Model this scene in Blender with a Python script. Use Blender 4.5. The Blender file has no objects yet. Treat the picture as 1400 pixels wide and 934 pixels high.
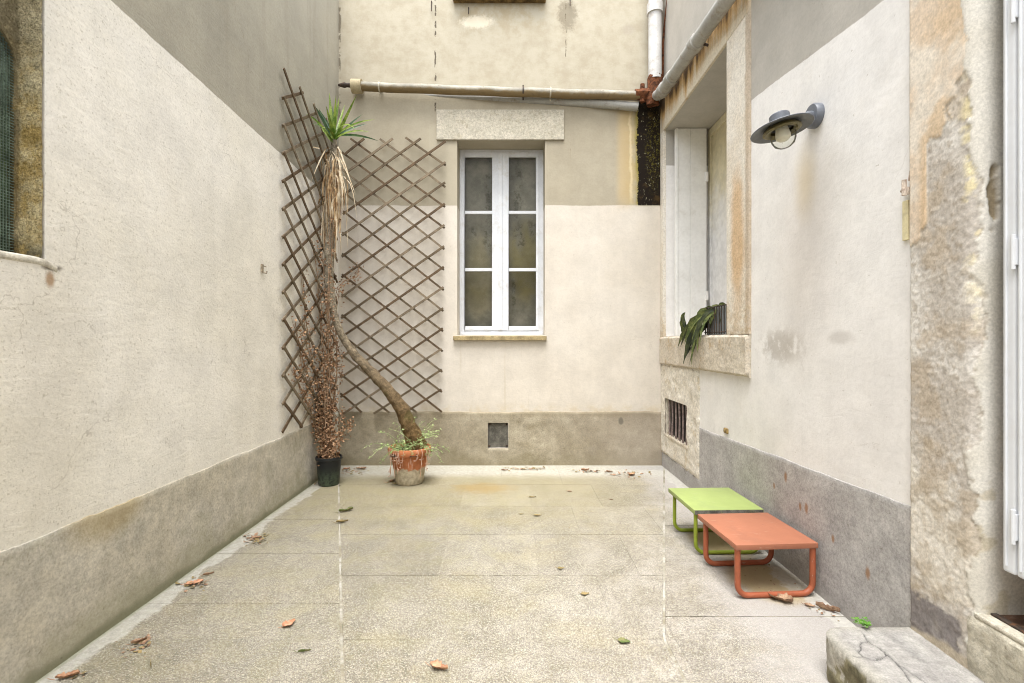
import bpy, bmesh, math, random
from mathutils import Vector, Matrix, noise as mn
R = math.radians
random.seed(7)
scene = bpy.context.scene
C = scene.collection

# ------------------------------------------------------------------ camera, world, sun, exposure
H, F = 1.4, 661.0           # eye height (m), focal length in photo pixels (1400 wide)
cam = bpy.data.cameras.new('camera'); cam_o = bpy.data.objects.new('camera', cam); C.objects.link(cam_o)
cam_o.location = (0, 0, H); cam_o.rotation_euler = (R(90), 0, 0)
cam.sensor_width = 36; cam.lens = F / 1400 * 36; cam.clip_start = .02; cam.clip_end = 500
scene.camera = cam_o
SUN_DIR = Vector((.06, .28, -.95)).normalized()          # direction the light travels
w = bpy.data.worlds.new('World'); scene.world = w; w.use_nodes = True
nt = w.node_tree; nt.nodes.clear()
sky = nt.nodes.new('ShaderNodeTexSky'); sky.sky_type = 'NISHITA'; sky.sun_disc = False
sky.sun_elevation = math.asin(-SUN_DIR.z); sky.sun_rotation = math.atan2(-SUN_DIR.x, -SUN_DIR.y)
sky.air_density = 1.0; sky.dust_density = 3.0; sky.ozone_density = 1.0
hs = nt.nodes.new('ShaderNodeHueSaturation'); hs.inputs['Saturation'].default_value = .18
bg = nt.nodes.new('ShaderNodeBackground'); bg.inputs['Strength'].default_value = .15
wo = nt.nodes.new('ShaderNodeOutputWorld')
nt.links.new(sky.outputs[0], hs.inputs['Color']); nt.links.new(hs.outputs[0], bg.inputs[0]); nt.links.new(bg.outputs[0], wo.inputs[0])
sun = bpy.data.lights.new('sun', 'SUN'); sun.energy = 1.1; sun.angle = R(36); sun.color = (1, .985, .965)
sun_o = bpy.data.objects.new('sun', sun); C.objects.link(sun_o); sun_o.rotation_euler = SUN_DIR.to_track_quat('-Z', 'Y').to_euler()
sun_o.location = (0, -3, 9)
scene.view_settings.view_transform = 'Standard'; scene.view_settings.look = 'None'
scene.view_settings.exposure = 2.0; scene.view_settings.gamma = 1
scene.cycles.filter_width = 1.0; scene.cycles.max_bounces = 8; scene.cycles.diffuse_bounces = 5

# ------------------------------------------------------------------ place: three walls round a court
XL, XR, YB = -1.963, 1.698, 5.475
TOP = 5.6
def bw(px, py, off=0.0):                # point of the back wall (or a plane off metres before it)
    Y = YB - off; return Vector(((px-700)*Y/F, Y, H-(py-467)*Y/F))
def at(px, py, Y): return Vector(((px-700)*Y/F, Y, H-(py-467)*Y/F))
def fl(px, py, z=0.0):                  # point of the floor
    Y = (H-z)*F/(py-467); return Vector(((px-700)*Y/F, Y, z))

# ------------------------------------------------------------------ object helpers
def tag(o, label=None, cat=None, group=None, kind=None):
    if label: o['label'] = label
    if cat: o['category'] = cat
    if group: o['group'] = group
    if kind: o['kind'] = kind
    elif o.name.startswith('house_wall'): o['kind'] = 'thing'
    return o
def link(name, me, mat, parent=None):
    o = bpy.data.objects.new(name, me); C.objects.link(o)
    if mat is not None and me is not None:
        me.materials.clear(); me.materials.append(mat)
    if parent is not None:
        o.parent = parent
        o.matrix_parent_inverse = Matrix.Identity(4)
        if parent.location.length > 0 or parent.rotation_euler.x or parent.rotation_euler.z or parent.rotation_euler.y:
            pm = Matrix.LocRotScale(parent.location, parent.rotation_euler, None)
            if parent.parent: pm = Matrix.LocRotScale(parent.parent.location, parent.parent.rotation_euler, None) @ pm
            o.matrix_parent_inverse = pm.inverted()
    return o
def empty(name, loc=(0, 0, 0)):
    o = bpy.data.objects.new(name, None); C.objects.link(o); o.location = loc; o.empty_display_size = .1; return o
class MB:
    def __init__(s): s.v = []; s.f = []; s.col = []
    def quad(s, a, b, c, d): i = len(s.v); s.v += [a, b, c, d]; s.f.append((i, i+1, i+2, i+3))
    def box(s, x0, x1, y0, y1, z0, z1, M=None):
        i = len(s.v)
        P = [Vector((x, y, z)) for z in (z0, z1) for y in (y0, y1) for x in (x0, x1)]
        if M is not None: P = [M @ p for p in P]
        s.v += P
        s.f += [(i, i+2, i+3, i+1), (i+4, i+5, i+7, i+6), (i, i+1, i+5, i+4), (i+2, i+6, i+7, i+3), (i, i+4, i+6, i+2), (i+1, i+3, i+7, i+5)]
        return s
    def bar(s, a, b, wd, th, n):        # flat bar from a to b, n = direction of its thickness
        a, b, n = Vector(a), Vector(b), Vector(n).normalized(); d = (b-a).normalized(); u = d.cross(n).normalized()
        i = len(s.v)
        for p in (a, b):
            for su, sn in ((-1, -1), (1, -1), (1, 1), (-1, 1)): s.v.append(p+u*su*wd/2+n*sn*th/2)
        s.f += [(i, i+3, i+2, i+1), (i+4, i+5, i+6, i+7)] + [(i+k, i+(k+1) % 4, i+4+(k+1) % 4, i+4+k) for k in range(4)]
        return s
    def tube(s, pts, rad, seg=12, cap=True, wob=0.0):
        pts = [Vector(p) for p in pts]
        if not hasattr(rad, '__len__'): rad = [rad]*len(pts)
        i0 = len(s.v); u = None
        for k, p in enumerate(pts):
            d = (pts[min(k+1, len(pts)-1)]-pts[max(k-1, 0)]).normalized()
            if u is None: u = d.orthogonal().normalized()
            u = (u-d*u.dot(d)).normalized(); v = d.cross(u)
            for j in range(seg):
                a = 2*math.pi*j/seg; r = rad[k]
                if wob: r *= 1+wob*mn.noise(Vector((p.x*9+math.cos(a)*1.2, p.z*22, math.sin(a)*1.2+p.y*9)))
                s.v.append(p+(u*math.cos(a)+v*math.sin(a))*r)
        for k in range(len(pts)-1):
            for j in range(seg):
                a, b = i0+k*seg+j, i0+k*seg+(j+1) % seg
                s.f.append((a, b, b+seg, a+seg))
        if cap:
            s.f.append(tuple(i0+j for j in reversed(range(seg))))
            e = i0+(len(pts)-1)*seg; s.f.append(tuple(e+j for j in range(seg)))
        return s
    def lathe(s, prof, c, seg=32, M=None, wob=0.0):      # prof: (r, z) list
        i0 = len(s.v); c = Vector(c)
        for r, z in prof:
            for j in range(seg):
                a = 2*math.pi*j/seg; rr = r*(1+wob*mn.noise(Vector((math.cos(a)*2, math.sin(a)*2, z*9))))
                p = Vector((rr*math.cos(a), rr*math.sin(a), z))
                if M is not None: p = M @ p
                s.v.append(c+p)
        for k in range(len(prof)-1):
            for j in range(seg):
                a, b = i0+k*seg+j, i0+k*seg+(j+1) % seg
                s.f.append((a, b, b+seg, a+seg))
        return s
    def prism(s, poly, z0, z1):
        i = len(s.v); n = len(poly)
        s.v += [Vector((x, y, z0)) for x, y in poly]+[Vector((x, y, z1)) for x, y in poly]
        s.f += [tuple(i+k for k in reversed(range(n))), tuple(i+n+k for k in range(n))]
        s.f += [(i+k, i+(k+1) % n, i+n+(k+1) % n, i+n+k) for k in range(n)]
        return s
    def mesh(s, name, smooth=False, bevel=0, colors=None):
        me = bpy.data.meshes.new(name); me.from_pydata([tuple(v) for v in s.v], [], s.f); me.update()
        bm = bmesh.new(); bm.from_mesh(me)
        if bevel:
            bmesh.ops.remove_doubles(bm, verts=bm.verts, dist=1e-6)
            bmesh.ops.bevel(bm, geom=[e for e in bm.edges if e.is_manifold and e.calc_face_angle(0) > R(40)], offset=bevel, segments=2, affect='EDGES', profile=.6)
        if colors is None: bmesh.ops.recalc_face_normals(bm, faces=bm.faces)
        bm.to_mesh(me); bm.free()
        if smooth:
            for p in me.polygons: p.use_smooth = True
            if smooth != 'all': me.set_sharp_from_angle(angle=R(38))
        if colors:
            at_ = me.color_attributes.new('col', 'FLOAT_COLOR', 'POINT')
            at_.data.foreach_set('color', [c for q in colors for c in (q[0], q[1], q[2], 1)])
        return me
    def build(s, name, mat, parent=None, smooth=False, bevel=0, colors=None):
        return link(name, s.mesh(name, smooth, bevel, colors), mat, parent)

# ------------------------------------------------------------------ material helpers
class G:
    def __init__(g, name, rough=.85, spec=.25, metal=0.0):
        g.mat = bpy.data.materials.new(name); g.mat.use_nodes = True; g.nt = g.mat.node_tree
        g.b = g.nt.nodes['Principled BSDF']; g.b.inputs['Roughness'].default_value = rough
        g.b.inputs['Specular IOR Level'].default_value = spec; g.b.inputs['Metallic'].default_value = metal
        g._pos = None
    def n(g, t, **kw):
        x = g.nt.nodes.new(t)
        for k, v in kw.items(): setattr(x, k, v)
        return x
    def put(g, sock, v):
        if isinstance(v, bpy.types.NodeSocket): g.nt.links.new(v, sock)
        elif hasattr(v, '__len__') and sock.type == 'RGBA': sock.default_value = (v[0], v[1], v[2], 1)
        elif hasattr(v, '__len__') and sock.type == 'VALUE': sock.default_value = v[0]
        else: sock.default_value = v
    @property
    def pos(g):
        if g._pos is None: g._pos = g.n('ShaderNodeNewGeometry').outputs['Position']
        return g._pos
    def obj(g): return g.n('ShaderNodeTexCoord').outputs['Object']
    def xyz(g, p=None):
        s = g.n('ShaderNodeSeparateXYZ'); g.put(s.inputs[0], p or g.pos); return s.outputs[0], s.outputs[1], s.outputs[2]
    def m(g, op, a, b=None, c=None, clamp=False):
        x = g.n('ShaderNodeMath', operation=op); x.use_clamp = clamp; g.put(x.inputs[0], a)
        if b is not None: g.put(x.inputs[1], b)
        if c is not None: g.put(x.inputs[2], c)
        return x.outputs[0]
    def scale(g, p, s):
        x = g.n('ShaderNodeVectorMath', operation='MULTIPLY'); g.put(x.inputs[0], p or g.pos); x.inputs[1].default_value = s; return x.outputs[0]
    def noise(g, sc, det=3, rough=.55, p=None, dist=0.0):
        x = g.n('ShaderNodeTexNoise'); g.put(x.inputs['Vector'], p or g.pos); x.inputs['Scale'].default_value = sc
        x.inputs['Detail'].default_value = det; x.inputs['Roughness'].default_value = rough; x.inputs['Distortion'].default_value = dist
        return x.outputs[0]
    def vor(g, sc, p=None, feature='F1', out=0):
        x = g.n('ShaderNodeTexVoronoi', feature=feature); g.put(x.inputs['Vector'], p or g.pos); x.inputs['Scale'].default_value = sc; return x.outputs[out]
    def ss(g, x, a, b, lo=0.0, hi=1.0):
        q = g.n('ShaderNodeMapRange', interpolation_type='SMOOTHSTEP'); g.put(q.inputs[0], x)
        if a > b: a, b, lo, hi = b, a, hi, lo
        q.inputs[1].default_value = a; q.inputs[2].default_value = b; q.inputs[3].default_value = lo; q.inputs[4].default_value = hi
        return q.outputs[0]
    def mix(g, f, a, b, mode='MIX'):
        x = g.n('ShaderNodeMix', data_type='RGBA', blend_type=mode); g.put(x.inputs[0], f); g.put(x.inputs[6], a); g.put(x.inputs[7], b); return x.outputs[2]
    def mul(g, *a):
        r = a[0]
        for k in a[1:]: r = g.m('MULTIPLY', r, k)
        return r
    def grey(g, v):                     # scalar -> grey colour for MULTIPLY mixes
        x = g.n('ShaderNodeCombineColor')
        for k in range(3): g.put(x.inputs[k], v)
        return x.outputs[0]
    def blob(g, u, v, cu, cv, ru, rv, soft=.35, nz=None, amp=.8):
        a = g.m('MULTIPLY', g.m('SUBTRACT', u, cu), 1/ru); b = g.m('MULTIPLY', g.m('SUBTRACT', v, cv), 1/rv)
        d = g.m('SQRT', g.m('ADD', g.m('MULTIPLY', a, a), g.m('MULTIPLY', b, b)))
        if nz is not None: d = g.m('ADD', d, g.m('MULTIPLY', g.m('SUBTRACT', nz, .5), amp))
        return g.ss(d, 1-soft, 1+soft, 1, 0)
    def band(g, u, a, b, soft=.02):
        return g.mul(g.ss(u, a-soft, a+soft), g.ss(u, b-soft, b+soft, 1, 0))
    def col(g, c): g.put(g.b.inputs['Base Color'], c); return g
    def bump(g, h, dist=.004, strength=1.0, prev=None):
        x = g.n('ShaderNodeBump'); g.put(x.inputs['Height'], h); x.inputs['Distance'].default_value = dist; x.inputs['Strength'].default_value = strength
        if prev is not None: g.nt.links.new(prev, x.inputs['Normal'])
        g.nt.links.new(x.outputs[0], g.b.inputs['Normal']); return x.outputs[0]

def mul_noise(g, c, sc, lo, hi, det=4, p=None, a=.3, b=.7):
    return g.mix(1.0, c, g.grey(g.ss(g.noise(sc, det, .6, p), a, b, lo, hi)), 'MULTIPLY')
def flat(name, c, rough=.6, metal=0.0, var=.12, sc=8, spec=.3, bumpd=0.0, dirt=None, dirt_amt=.5):
    g = G(name, rough, spec, metal); p = g.obj()
    col = mul_noise(g, c, sc, 1-var, 1+var, p=p)
    col = mul_noise(g, col, sc*9, 1-var*.6, 1+var*.6, p=p)
    if dirt: col = g.mix(g.m('MULTIPLY', g.ss(g.noise(sc*1.7, 6, .7, p), .5, .72), dirt_amt), col, dirt)
    g.col(col)
    if bumpd: g.bump(g.noise(sc*12, 4, .6, p), bumpd)
    return g.mat

# ---- wall materials
def wall_mat(name, axis, low, up, line, grain, seed, extra=None, rough=.9, soft=.004, fa=.97, rf=.3, hc=.15):
    g = G(name, rough, .15); X, Y, Z = g.xyz(); u = X if axis == 'X' else Y
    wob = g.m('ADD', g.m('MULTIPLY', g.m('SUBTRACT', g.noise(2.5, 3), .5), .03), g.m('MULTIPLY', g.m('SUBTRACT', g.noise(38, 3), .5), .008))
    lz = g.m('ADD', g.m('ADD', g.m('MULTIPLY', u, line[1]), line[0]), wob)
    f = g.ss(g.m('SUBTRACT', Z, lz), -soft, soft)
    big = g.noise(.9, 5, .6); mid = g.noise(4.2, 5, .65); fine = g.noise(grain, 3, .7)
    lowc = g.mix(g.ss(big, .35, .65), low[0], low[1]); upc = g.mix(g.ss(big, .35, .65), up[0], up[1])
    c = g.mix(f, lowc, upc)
    drip = g.noise(1.0, 5, .6, g.scale(None, (14, 14, .9)))
    c = g.mix(1.0, c, g.grey(g.ss(drip, .3, .7, .985, 1.012)), 'MULTIPLY')
    c = g.mix(1.0, c, g.grey(g.ss(mid, .3, .7, .955, 1.03)), 'MULTIPLY')
    c = g.mix(1.0, c, g.grey(g.ss(fine, .34, .6, fa, 1.025)), 'MULTIPLY')
    c = g.mix(1.0, c, g.grey(g.ss(g.noise(2.1, 6, .68), .34, .66, .97, 1.02)), 'MULTIPLY')
    c = g.mix(g.m('MULTIPLY', g.ss(g.noise(1.35, 6, .72), .54, .68), .09), c, (.50, .43, .31))
    tro = g.noise(6.5, 4, .6, g.scale(None, (1, 1, 2.6)), 1.2)                     # trowel sweeps
    c = g.mix(1.0, c, g.grey(g.ss(tro, .38, .62, 1-.03*rf, 1+.02*rf)), 'MULTIPLY')
    vd = g.n('ShaderNodeTexVoronoi', feature='DISTANCE_TO_EDGE'); vd.inputs['Scale'].default_value = 1.25
    wv = g.n('ShaderNodeVectorMath', operation='ADD'); nn3 = g.n('ShaderNodeTexNoise'); nn3.inputs['Scale'].default_value = 4; nn3.inputs['Detail'].default_value = 6
    g.put(nn3.inputs['Vector'], g.pos); g.put(wv.inputs[0], g.pos); g.put(wv.inputs[1], g.scale(nn3.outputs['Color'], (.5, .5, .5))); g.put(vd.inputs['Vector'], wv.outputs[0])
    hair = g.mul(g.ss(vd.outputs[0], .0015, .006, 1, 0), g.ss(g.noise(1.7, 3), .50, .58), g.ss(g.noise(24, 3), .40, .5))
    c = g.mix(g.m('MULTIPLY', hair, hc), c, (.20, .16, .11))
    pit = g.ss(g.noise(grain*.8, 2, .5), .22, .29, 1, 0)
    c = g.mix(g.m('MULTIPLY', pit, .28), c, (.25, .2, .13))
    if extra: c = extra(g, c, X, Y, Z, big, mid, fine)
    g.col(c)
    b0 = g.bump(tro, .006, .6*rf)
    b1 = g.bump(g.noise(1.6, 3), .012, .5, b0)
    b2 = g.bump(g.noise(11, 4, .6), .004, .5*rf, b1)
    g.bump(g.m('ADD', g.noise(grain, 3, .7), g.m('MULTIPLY', pit, -.5)), .0022, .9*rf, b2)
    return g.mat

def ex_left(g, c, X, Y, Z, big, mid, fine):
    # ochre damp patch round the blocked window and a rust streak below its corner
    nz = g.noise(7, 5, .7)
    c = g.mix(g.m('MULTIPLY', g.blob(Y, Z, 2.055, 1.665, .02, .035, .5, nz, 1.2), .8), c, (.32, .17, .07))
    c = g.mix(g.m('MULTIPLY', g.blob(Y, Z, 2.065, 1.715, .05, .016, .4, nz, 2.2), .9), c, (.06, .045, .03))
    c = g.mix(g.m('MULTIPLY', g.blob(Y, Z, 2.0, 1.2, .25, .7, .6, nz, .8), .16), c, (.42, .35, .22))
    c = g.mix(g.m('MULTIPLY', g.ss(Z, 3.4, 5.6), .30), c, (.52, .49, .42))
    streak = g.ss(g.noise(1.0, 5, .6, g.scale(None, (9, 5.5, .35))), .52, .66)
    c = g.mix(g.mul(streak, g.ss(Z, 2.9, 3.4), .22), c, (.24, .21, .16))
    # grey speckle
    sp = g.ss(g.noise(95, 2, .6), .60, .70)
    return g.mix(g.m('MULTIPLY', sp, .42), c, (.30, .26, .18))
def ex_back(g, c, X, Y, Z, big, mid, fine):
    nz = g.noise(6, 6, .7); nz2 = g.noise(26, 5, .75)
    # upper storey render above the pipe is paler
    up = g.ss(g.m('ADD', Z, g.m('MULTIPLY', nz, .06)), 4.22, 4.30)
    c = g.mix(g.m('MULTIPLY', up, .85), c, g.mix(g.ss(nz, .35, .7), (.46, .42, .33), (.38, .335, .25)))
    # smoother grey bay between window and trellis, and patches
    c = g.mix(g.mul(g.band(X, -.94, .395, .006), g.band(Z, 2.94, 3.86, .01), .28), c, (.44, .40, .31))
    c = g.mix(g.m('MULTIPLY', g.blob(X, Z, -1.3, 3.4, .6, .45, .5, nz, .5), .10), c, (.50, .44, .32))
    c = g.mix(g.mul(g.band(X, 1.20, 1.35, .05), g.band(Z, 2.96, 4.05, .12), .5), c, (.55, .40, .19))
    # stain under the upper sill
    c = g.mix(g.mul(g.band(X, -.60, .37, .05), g.ss(Z, 4.75, 5.22), g.ss(nz, .35, .6), .5), c, (.38, .30, .17))
    c = g.mix(g.m('MULTIPLY', g.blob(X, Z, .63, 5.1, .10, .16, .4, nz2, 2.2), .7), c, (.20, .17, .12))
    c = g.mix(g.m('MULTIPLY', g.blob(X, Z, 1.32, 4.93, .07, .06, .4, nz, .8), .35), c, (.36, .32, .27))
    c = g.mix(g.m('MULTIPLY', g.blob(X, Z, -.40, 5.02, .17, .07, .35, nz2, 1.4), .6), c, (.78, .72, .58))
    # hairline cracks
    def crack(x0, z0, z1, wd, amt, fr=.5):
        d = g.m('ABSOLUTE', g.m('SUBTRACT', X, g.m('ADD', x0, g.m('MULTIPLY', g.m('SUBTRACT', g.noise(9, 4, .7), .5), .035))))
        return g.mul(g.ss(d, wd*.4, wd*1.4, 1, 0), g.band(Z, z0, z1, .05), g.ss(g.noise(16, 3), fr-.05, fr+.03), g.ss(g.noise(5, 5, .8), .38, .5), amt)
    c = g.mix(crack(-.868, 4.0, 5.3, .010, .9, .5), c, (.07, .055, .04))
    c = g.mix(crack(.61, 4.6, 5.25, .006, .8, .52), c, (.10, .08, .05))
    c = g.mix(crack(-1.955, 3.9, 5.4, .016, .8, .5), c, (.12, .10, .07))
    c = g.mix(crack(.66, 3.4, 3.75, .004, .6, .55), c, (.2, .15, .1))
    # rust halo and the black mould below the leaking joint
    c = g.mix(g.mul(g.band(X, 1.30, 1.72, .07), g.band(Z, 2.95, 4.1, .03), g.ss(nz, .3, .62), .5), c, (.46, .33, .12))
    hx = g.m('ADD', X, g.m('MULTIPLY', g.m('SUBTRACT', g.noise(4, 5, .7), .5), .10))
    c = g.mix(g.mul(g.ss(hx, 1.375, 1.43), g.band(Z, 2.945, 4.1, .03), .85), c, (.24, .20, .035))
    c = g.mix(g.mul(g.band(hx, 1.335, 1.36, .012), g.band(Z, 3.0, 4.0, .12), .5), c, (.72, .62, .40))
    edge = g.m('ADD', g.m('MULTIPLY', g.m('SUBTRACT', nz2, .5), .06), g.m('MULTIPLY', g.m('SUBTRACT', g.noise(5, 5, .7), .5), .07))
    mould = g.mul(g.ss(g.m('ADD', X, edge), 1.395, 1.445), g.band(Z, 2.941, 4.12, .004))
    mould = g.ss(g.m('ADD', mould, g.m('MULTIPLY', g.m('SUBTRACT', g.noise(45, 4, .75), .5), .8)), .30, .62)
    c = g.mix(mould, c, g.mix(g.ss(g.noise(7, 5, .7), .55, .75), (.013, .009, .006), (.06, .036, .013)))
    yel = g.mul(mould, g.blob(X, Z, 1.61, 3.60, .085, .42, .6, nz, 1.3), g.ss(g.noise(38, 5, .75), .50, .62))
    c = g.mix(g.m('MULTIPLY', yel, .5), c, (.20, .17, .02))
    spk = g.mul(mould, g.ss(g.noise(1.0, 3, .6, g.scale(None, (60, 60, 26))), .65, .70))
    c = g.mix(g.m('MULTIPLY', spk, .7), c, (.42, .40, .25))
    # faint run marks below the sill
    run = g.ss(g.noise(1.0, 4, .6, g.scale(None, (22, 1, 1.1))), .55, .7)
    c = g.mix(g.mul(run, g.band(X, -.7, .42, .03), g.band(Z, .62, 1.42, .1), .30), c, (.45, .38, .25))
    c = g.mix(g.mul(g.band(Z, .55, .68, .05), g.ss(nz, .45, .62), .35), c, (.50, .40, .22))
    return c
def ex_right(g, c, X, Y, Z, big, mid, fine):
    nz = g.noise(6, 6, .7); nz2 = g.noise(30, 5, .75)
    c = g.mix(g.mul(g.blob(Y, Z, 3.06, 1.37, .26, .11, .5, nz, 1.5), g.ss(nz, .42, .55), .55), c, (.33, .29, .24))
    c = g.mix(g.mul(g.blob(Y, Z, 2.50, 1.42, .09, .035, .5, nz, 1.3), .4), c, (.36, .33, .30))
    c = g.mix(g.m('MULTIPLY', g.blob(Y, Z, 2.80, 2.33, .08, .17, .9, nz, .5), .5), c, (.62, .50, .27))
    c = g.mix(g.m('MULTIPLY', g.blob(Y, Z, 2.80, 1.9, .25, .5, .8, nz, .6), .16), c, (.60, .46, .38))
    c = g.mix(g.m('MULTIPLY', g.blob(Y, Z, 2.2, 1.1, .4, .5, .8, nz, .8), .10), c, (.52, .42, .34))
    c = g.mix(g.mul(g.ss(nz2, .64, .70), g.ss(nz, .5, .6), .35), c, (.30, .26, .22))
    return g.mix(g.mul(g.ss(Z, 3.9, 5.2), .3), c, (.40, .34, .25))

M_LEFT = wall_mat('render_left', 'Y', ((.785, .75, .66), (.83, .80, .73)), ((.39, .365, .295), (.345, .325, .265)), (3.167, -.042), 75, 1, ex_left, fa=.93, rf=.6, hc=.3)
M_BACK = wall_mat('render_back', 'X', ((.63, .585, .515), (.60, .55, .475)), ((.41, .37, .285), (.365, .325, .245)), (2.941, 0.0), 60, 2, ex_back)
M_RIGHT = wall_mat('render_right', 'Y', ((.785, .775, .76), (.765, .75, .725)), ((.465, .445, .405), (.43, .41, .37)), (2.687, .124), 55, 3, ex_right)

def plinth_mat(name, axis, a, b, moss, mz, extra=None):
    g = G(name, .92, .12); X, Y, Z = g.xyz(); u = X if axis == 'X' else Y
    big = g.noise(1.3, 6, .65); mid = g.noise(6, 5, .7)
    c = g.mix(g.ss(big, .40, .58), a, b)
    c = g.mix(1.0, c, g.grey(g.ss(mid, .32, .68, .86, 1.10)), 'MULTIPLY')
    c = g.mix(g.m('MULTIPLY', g.ss(g.noise(2.6, 6, .75), .50, .62), .35), c, moss)
    c = g.mix(1.0, c, g.grey(g.ss(g.noise(18, 5, .7), .32, .68, .90, 1.08)), 'MULTIPLY')
    c = g.mix(1.0, c, g.grey(g.ss(g.noise(80, 3, .7), .3, .65, .80, 1.10)), 'MULTIPLY')
    m_ = g.m('ADD', Z, g.m('MULTIPLY', g.m('SUBTRACT', g.noise(3.2, 6, .7), .5), -.55))
    c = g.mix(g.m('MULTIPLY', g.ss(m_, 0, mz, 1, 0), .62), c, moss)
    c = g.mix(g.m('MULTIPLY', g.ss(g.noise(34, 4, .7), .62, .72), .5), c, (.14, .12, .08))
    if extra: c = extra(g, c, X, Y, Z)
    g.col(c)
    b1 = g.bump(g.noise(4, 4), .010, .6)
    g.bump(g.noise(70, 4, .7), .0025, .8, b1)
    return g.mat
def px_back(g, c, X, Y, Z):
    nz = g.noise(7, 6, .7)
    c = g.mix(g.mul(g.ss(X, .2, 1.6), .45), c, (.36, .31, .26))
    c = g.mix(g.mul(g.ss(g.m('ADD', Z, g.m('MULTIPLY', nz, .16)), .60, .70), .5), c, (.22, .18, .11))
    c = g.mix(g.m('MULTIPLY', g.blob(X, Z, -.16, .33, .20, .22, .5, nz, 1.0), .35), c, (.20, .17, .12))
    return g.mix(g.m('MULTIPLY', g.blob(X, Z, 1.23, .50, .03, .045, .3, nz, .7), .7), c, (.12, .11, .09))
def px_left(g, c, X, Y, Z):
    nz = g.noise(5, 6, .7)
    c = g.mix(g.mul(g.blob(Y, Z, 2.35, .57, .22, .12, .5, nz, .9), .55), c, (.36, .27, .11))
    return g.mix(g.mul(g.ss(g.m('ADD', Z, g.m('MULTIPLY', nz, -.10)), -.035, .015, 1, 0), .6), c, (.13, .135, .07))
def px_right(g, c, X, Y, Z):
    nz = g.noise(9, 5, .7)
    for (y, z, r) in ((2.99, .56, .03), (3.12, .47, .02), (2.78, .44, .03), (2.84, .43, .02), (2.55, .36, .02), (2.30, .30, .03)):
        c = g.mix(g.m('MULTIPLY', g.blob(Y, Z, y, z, r*.5, r, .5, nz, 1.4), .8), c, (.28, .15, .07))
    return c
MP_LEFT = plinth_mat('plinth_left', 'Y', (.50, .46, .37), (.55, .515, .44), (.32, .30, .20), .22, px_left)
MP_BACK = plinth_mat('plinth_back', 'X', (.41, .365, .275), (.31, .27, .195), (.20, .17, .10), .22, px_back)
MP_RIGHT = plinth_mat('plinth_right', 'Y', (.375, .36, .35), (.425, .41, .395), (.32, .305, .285), .10, px_right)

def stone_mat(name, a, b, c3, axis='Y'):
    g = G(name, .93, .1); X, Y, Z = g.xyz()
    c = g.mix(g.ss(g.noise(2.6, 6, .7), .40, .62), a, b)
    c = g.mix(g.m('MULTIPLY', g.ss(g.noise(5, 6, .75), .52, .68), .75), c, c3)
    c = g.mix(1.0, c, g.grey(g.ss(g.noise(45, 5, .75), .3, .68, .72, 1.14)), 'MULTIPLY')
    c = g.mix(g.m('MULTIPLY', g.ss(g.noise(24, 5, .8), .60, .70), .6), c, (.16, .13, .09))
    g.col(c)
    b1 = g.bump(g.noise(14, 6, .75), .014, .8)
    g.bump(g.noise(75, 4, .8), .004, .9, b1)
    return g.mat
M_STONE = stone_mat('limestone_worn', (.64, .58, .48), (.56, .50, .41), (.46, .34, .20))
M_STONE_LT = stone_mat('limestone_pale', (.50, .465, .375), (.55, .51, .42), (.43, .385, .29))
M_PATCH = stone_mat('rough_lime_mortar', (.68, .63, .54), (.76, .72, .64), (.50, .40, .25))
def lintel_mat():
    g = G('limestone_lintel_stained', .92, .12); X, Y, Z = g.xyz(); nz = g.noise(8, 6, .7)
    c = g.mix(g.ss(g.noise(2.2, 5, .6), .4, .6), (.66, .60, .48), (.58, .51, .40))
    drip = g.noise(1.0, 5, .6, g.scale(None, (8, 11, 1.3)))
    e = g.m('ADD', Z, g.m('MULTIPLY', g.m('SUBTRACT', drip, .5), .5))
    c = g.mix(g.m('MULTIPLY', g.ss(e, 3.76, 3.95), .85), c, (.46, .27, .08))
    c = g.mix(g.m('MULTIPLY', g.ss(e, 3.90, 4.02), .9), c, (.05, .032, .02))
    c = g.mix(1.0, c, g.grey(g.ss(g.noise(50, 4, .7), .3, .7, .85, 1.08)), 'MULTIPLY')
    g.col(c); g.bump(g.noise(22, 5, .7), .006, .7); return g.mat
M_LINTEL = lintel_mat()
def jamb_mat():
    g = G('limestone_jamb_weathered', .93, .1); X, Y, Z = g.xyz(); nz = g.noise(7, 6, .75)
    c = g.mix(g.ss(g.noise(2.4, 5, .6), .4, .62), (.74, .70, .62), (.68, .62, .52))
    c = g.mix(g.mul(g.blob(Y, Z, 3.60, 2.15, .10, .50, .5, g.noise(3, 4), .9), .75), c, (.56, .36, .17))
    c = g.mix(g.m('MULTIPLY', g.ss(g.m('ADD', Y, g.m('MULTIPLY', nz, .06)), 3.52, 3.49), .55), c, g.mix(nz, (.40, .26, .13), (.30, .24, .17)))
    rough_ = g.mul(g.ss(g.m('ADD', Z, g.m('MULTIPLY', nz, .4)), 2.05, 1.75), g.ss(g.noise(18, 5, .8), .42, .58), .55)
    c = g.mix(rough_, c, (.47, .35, .21))
    c = g.mix(1.0, c, g.grey(g.ss(g.noise(60, 4, .75), .3, .66, .80, 1.1)), 'MULTIPLY')
    g.col(c); g.bump(g.noise(30, 5, .75), .007, .8); return g.mat
M_JAMB = jamb_mat()

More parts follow.
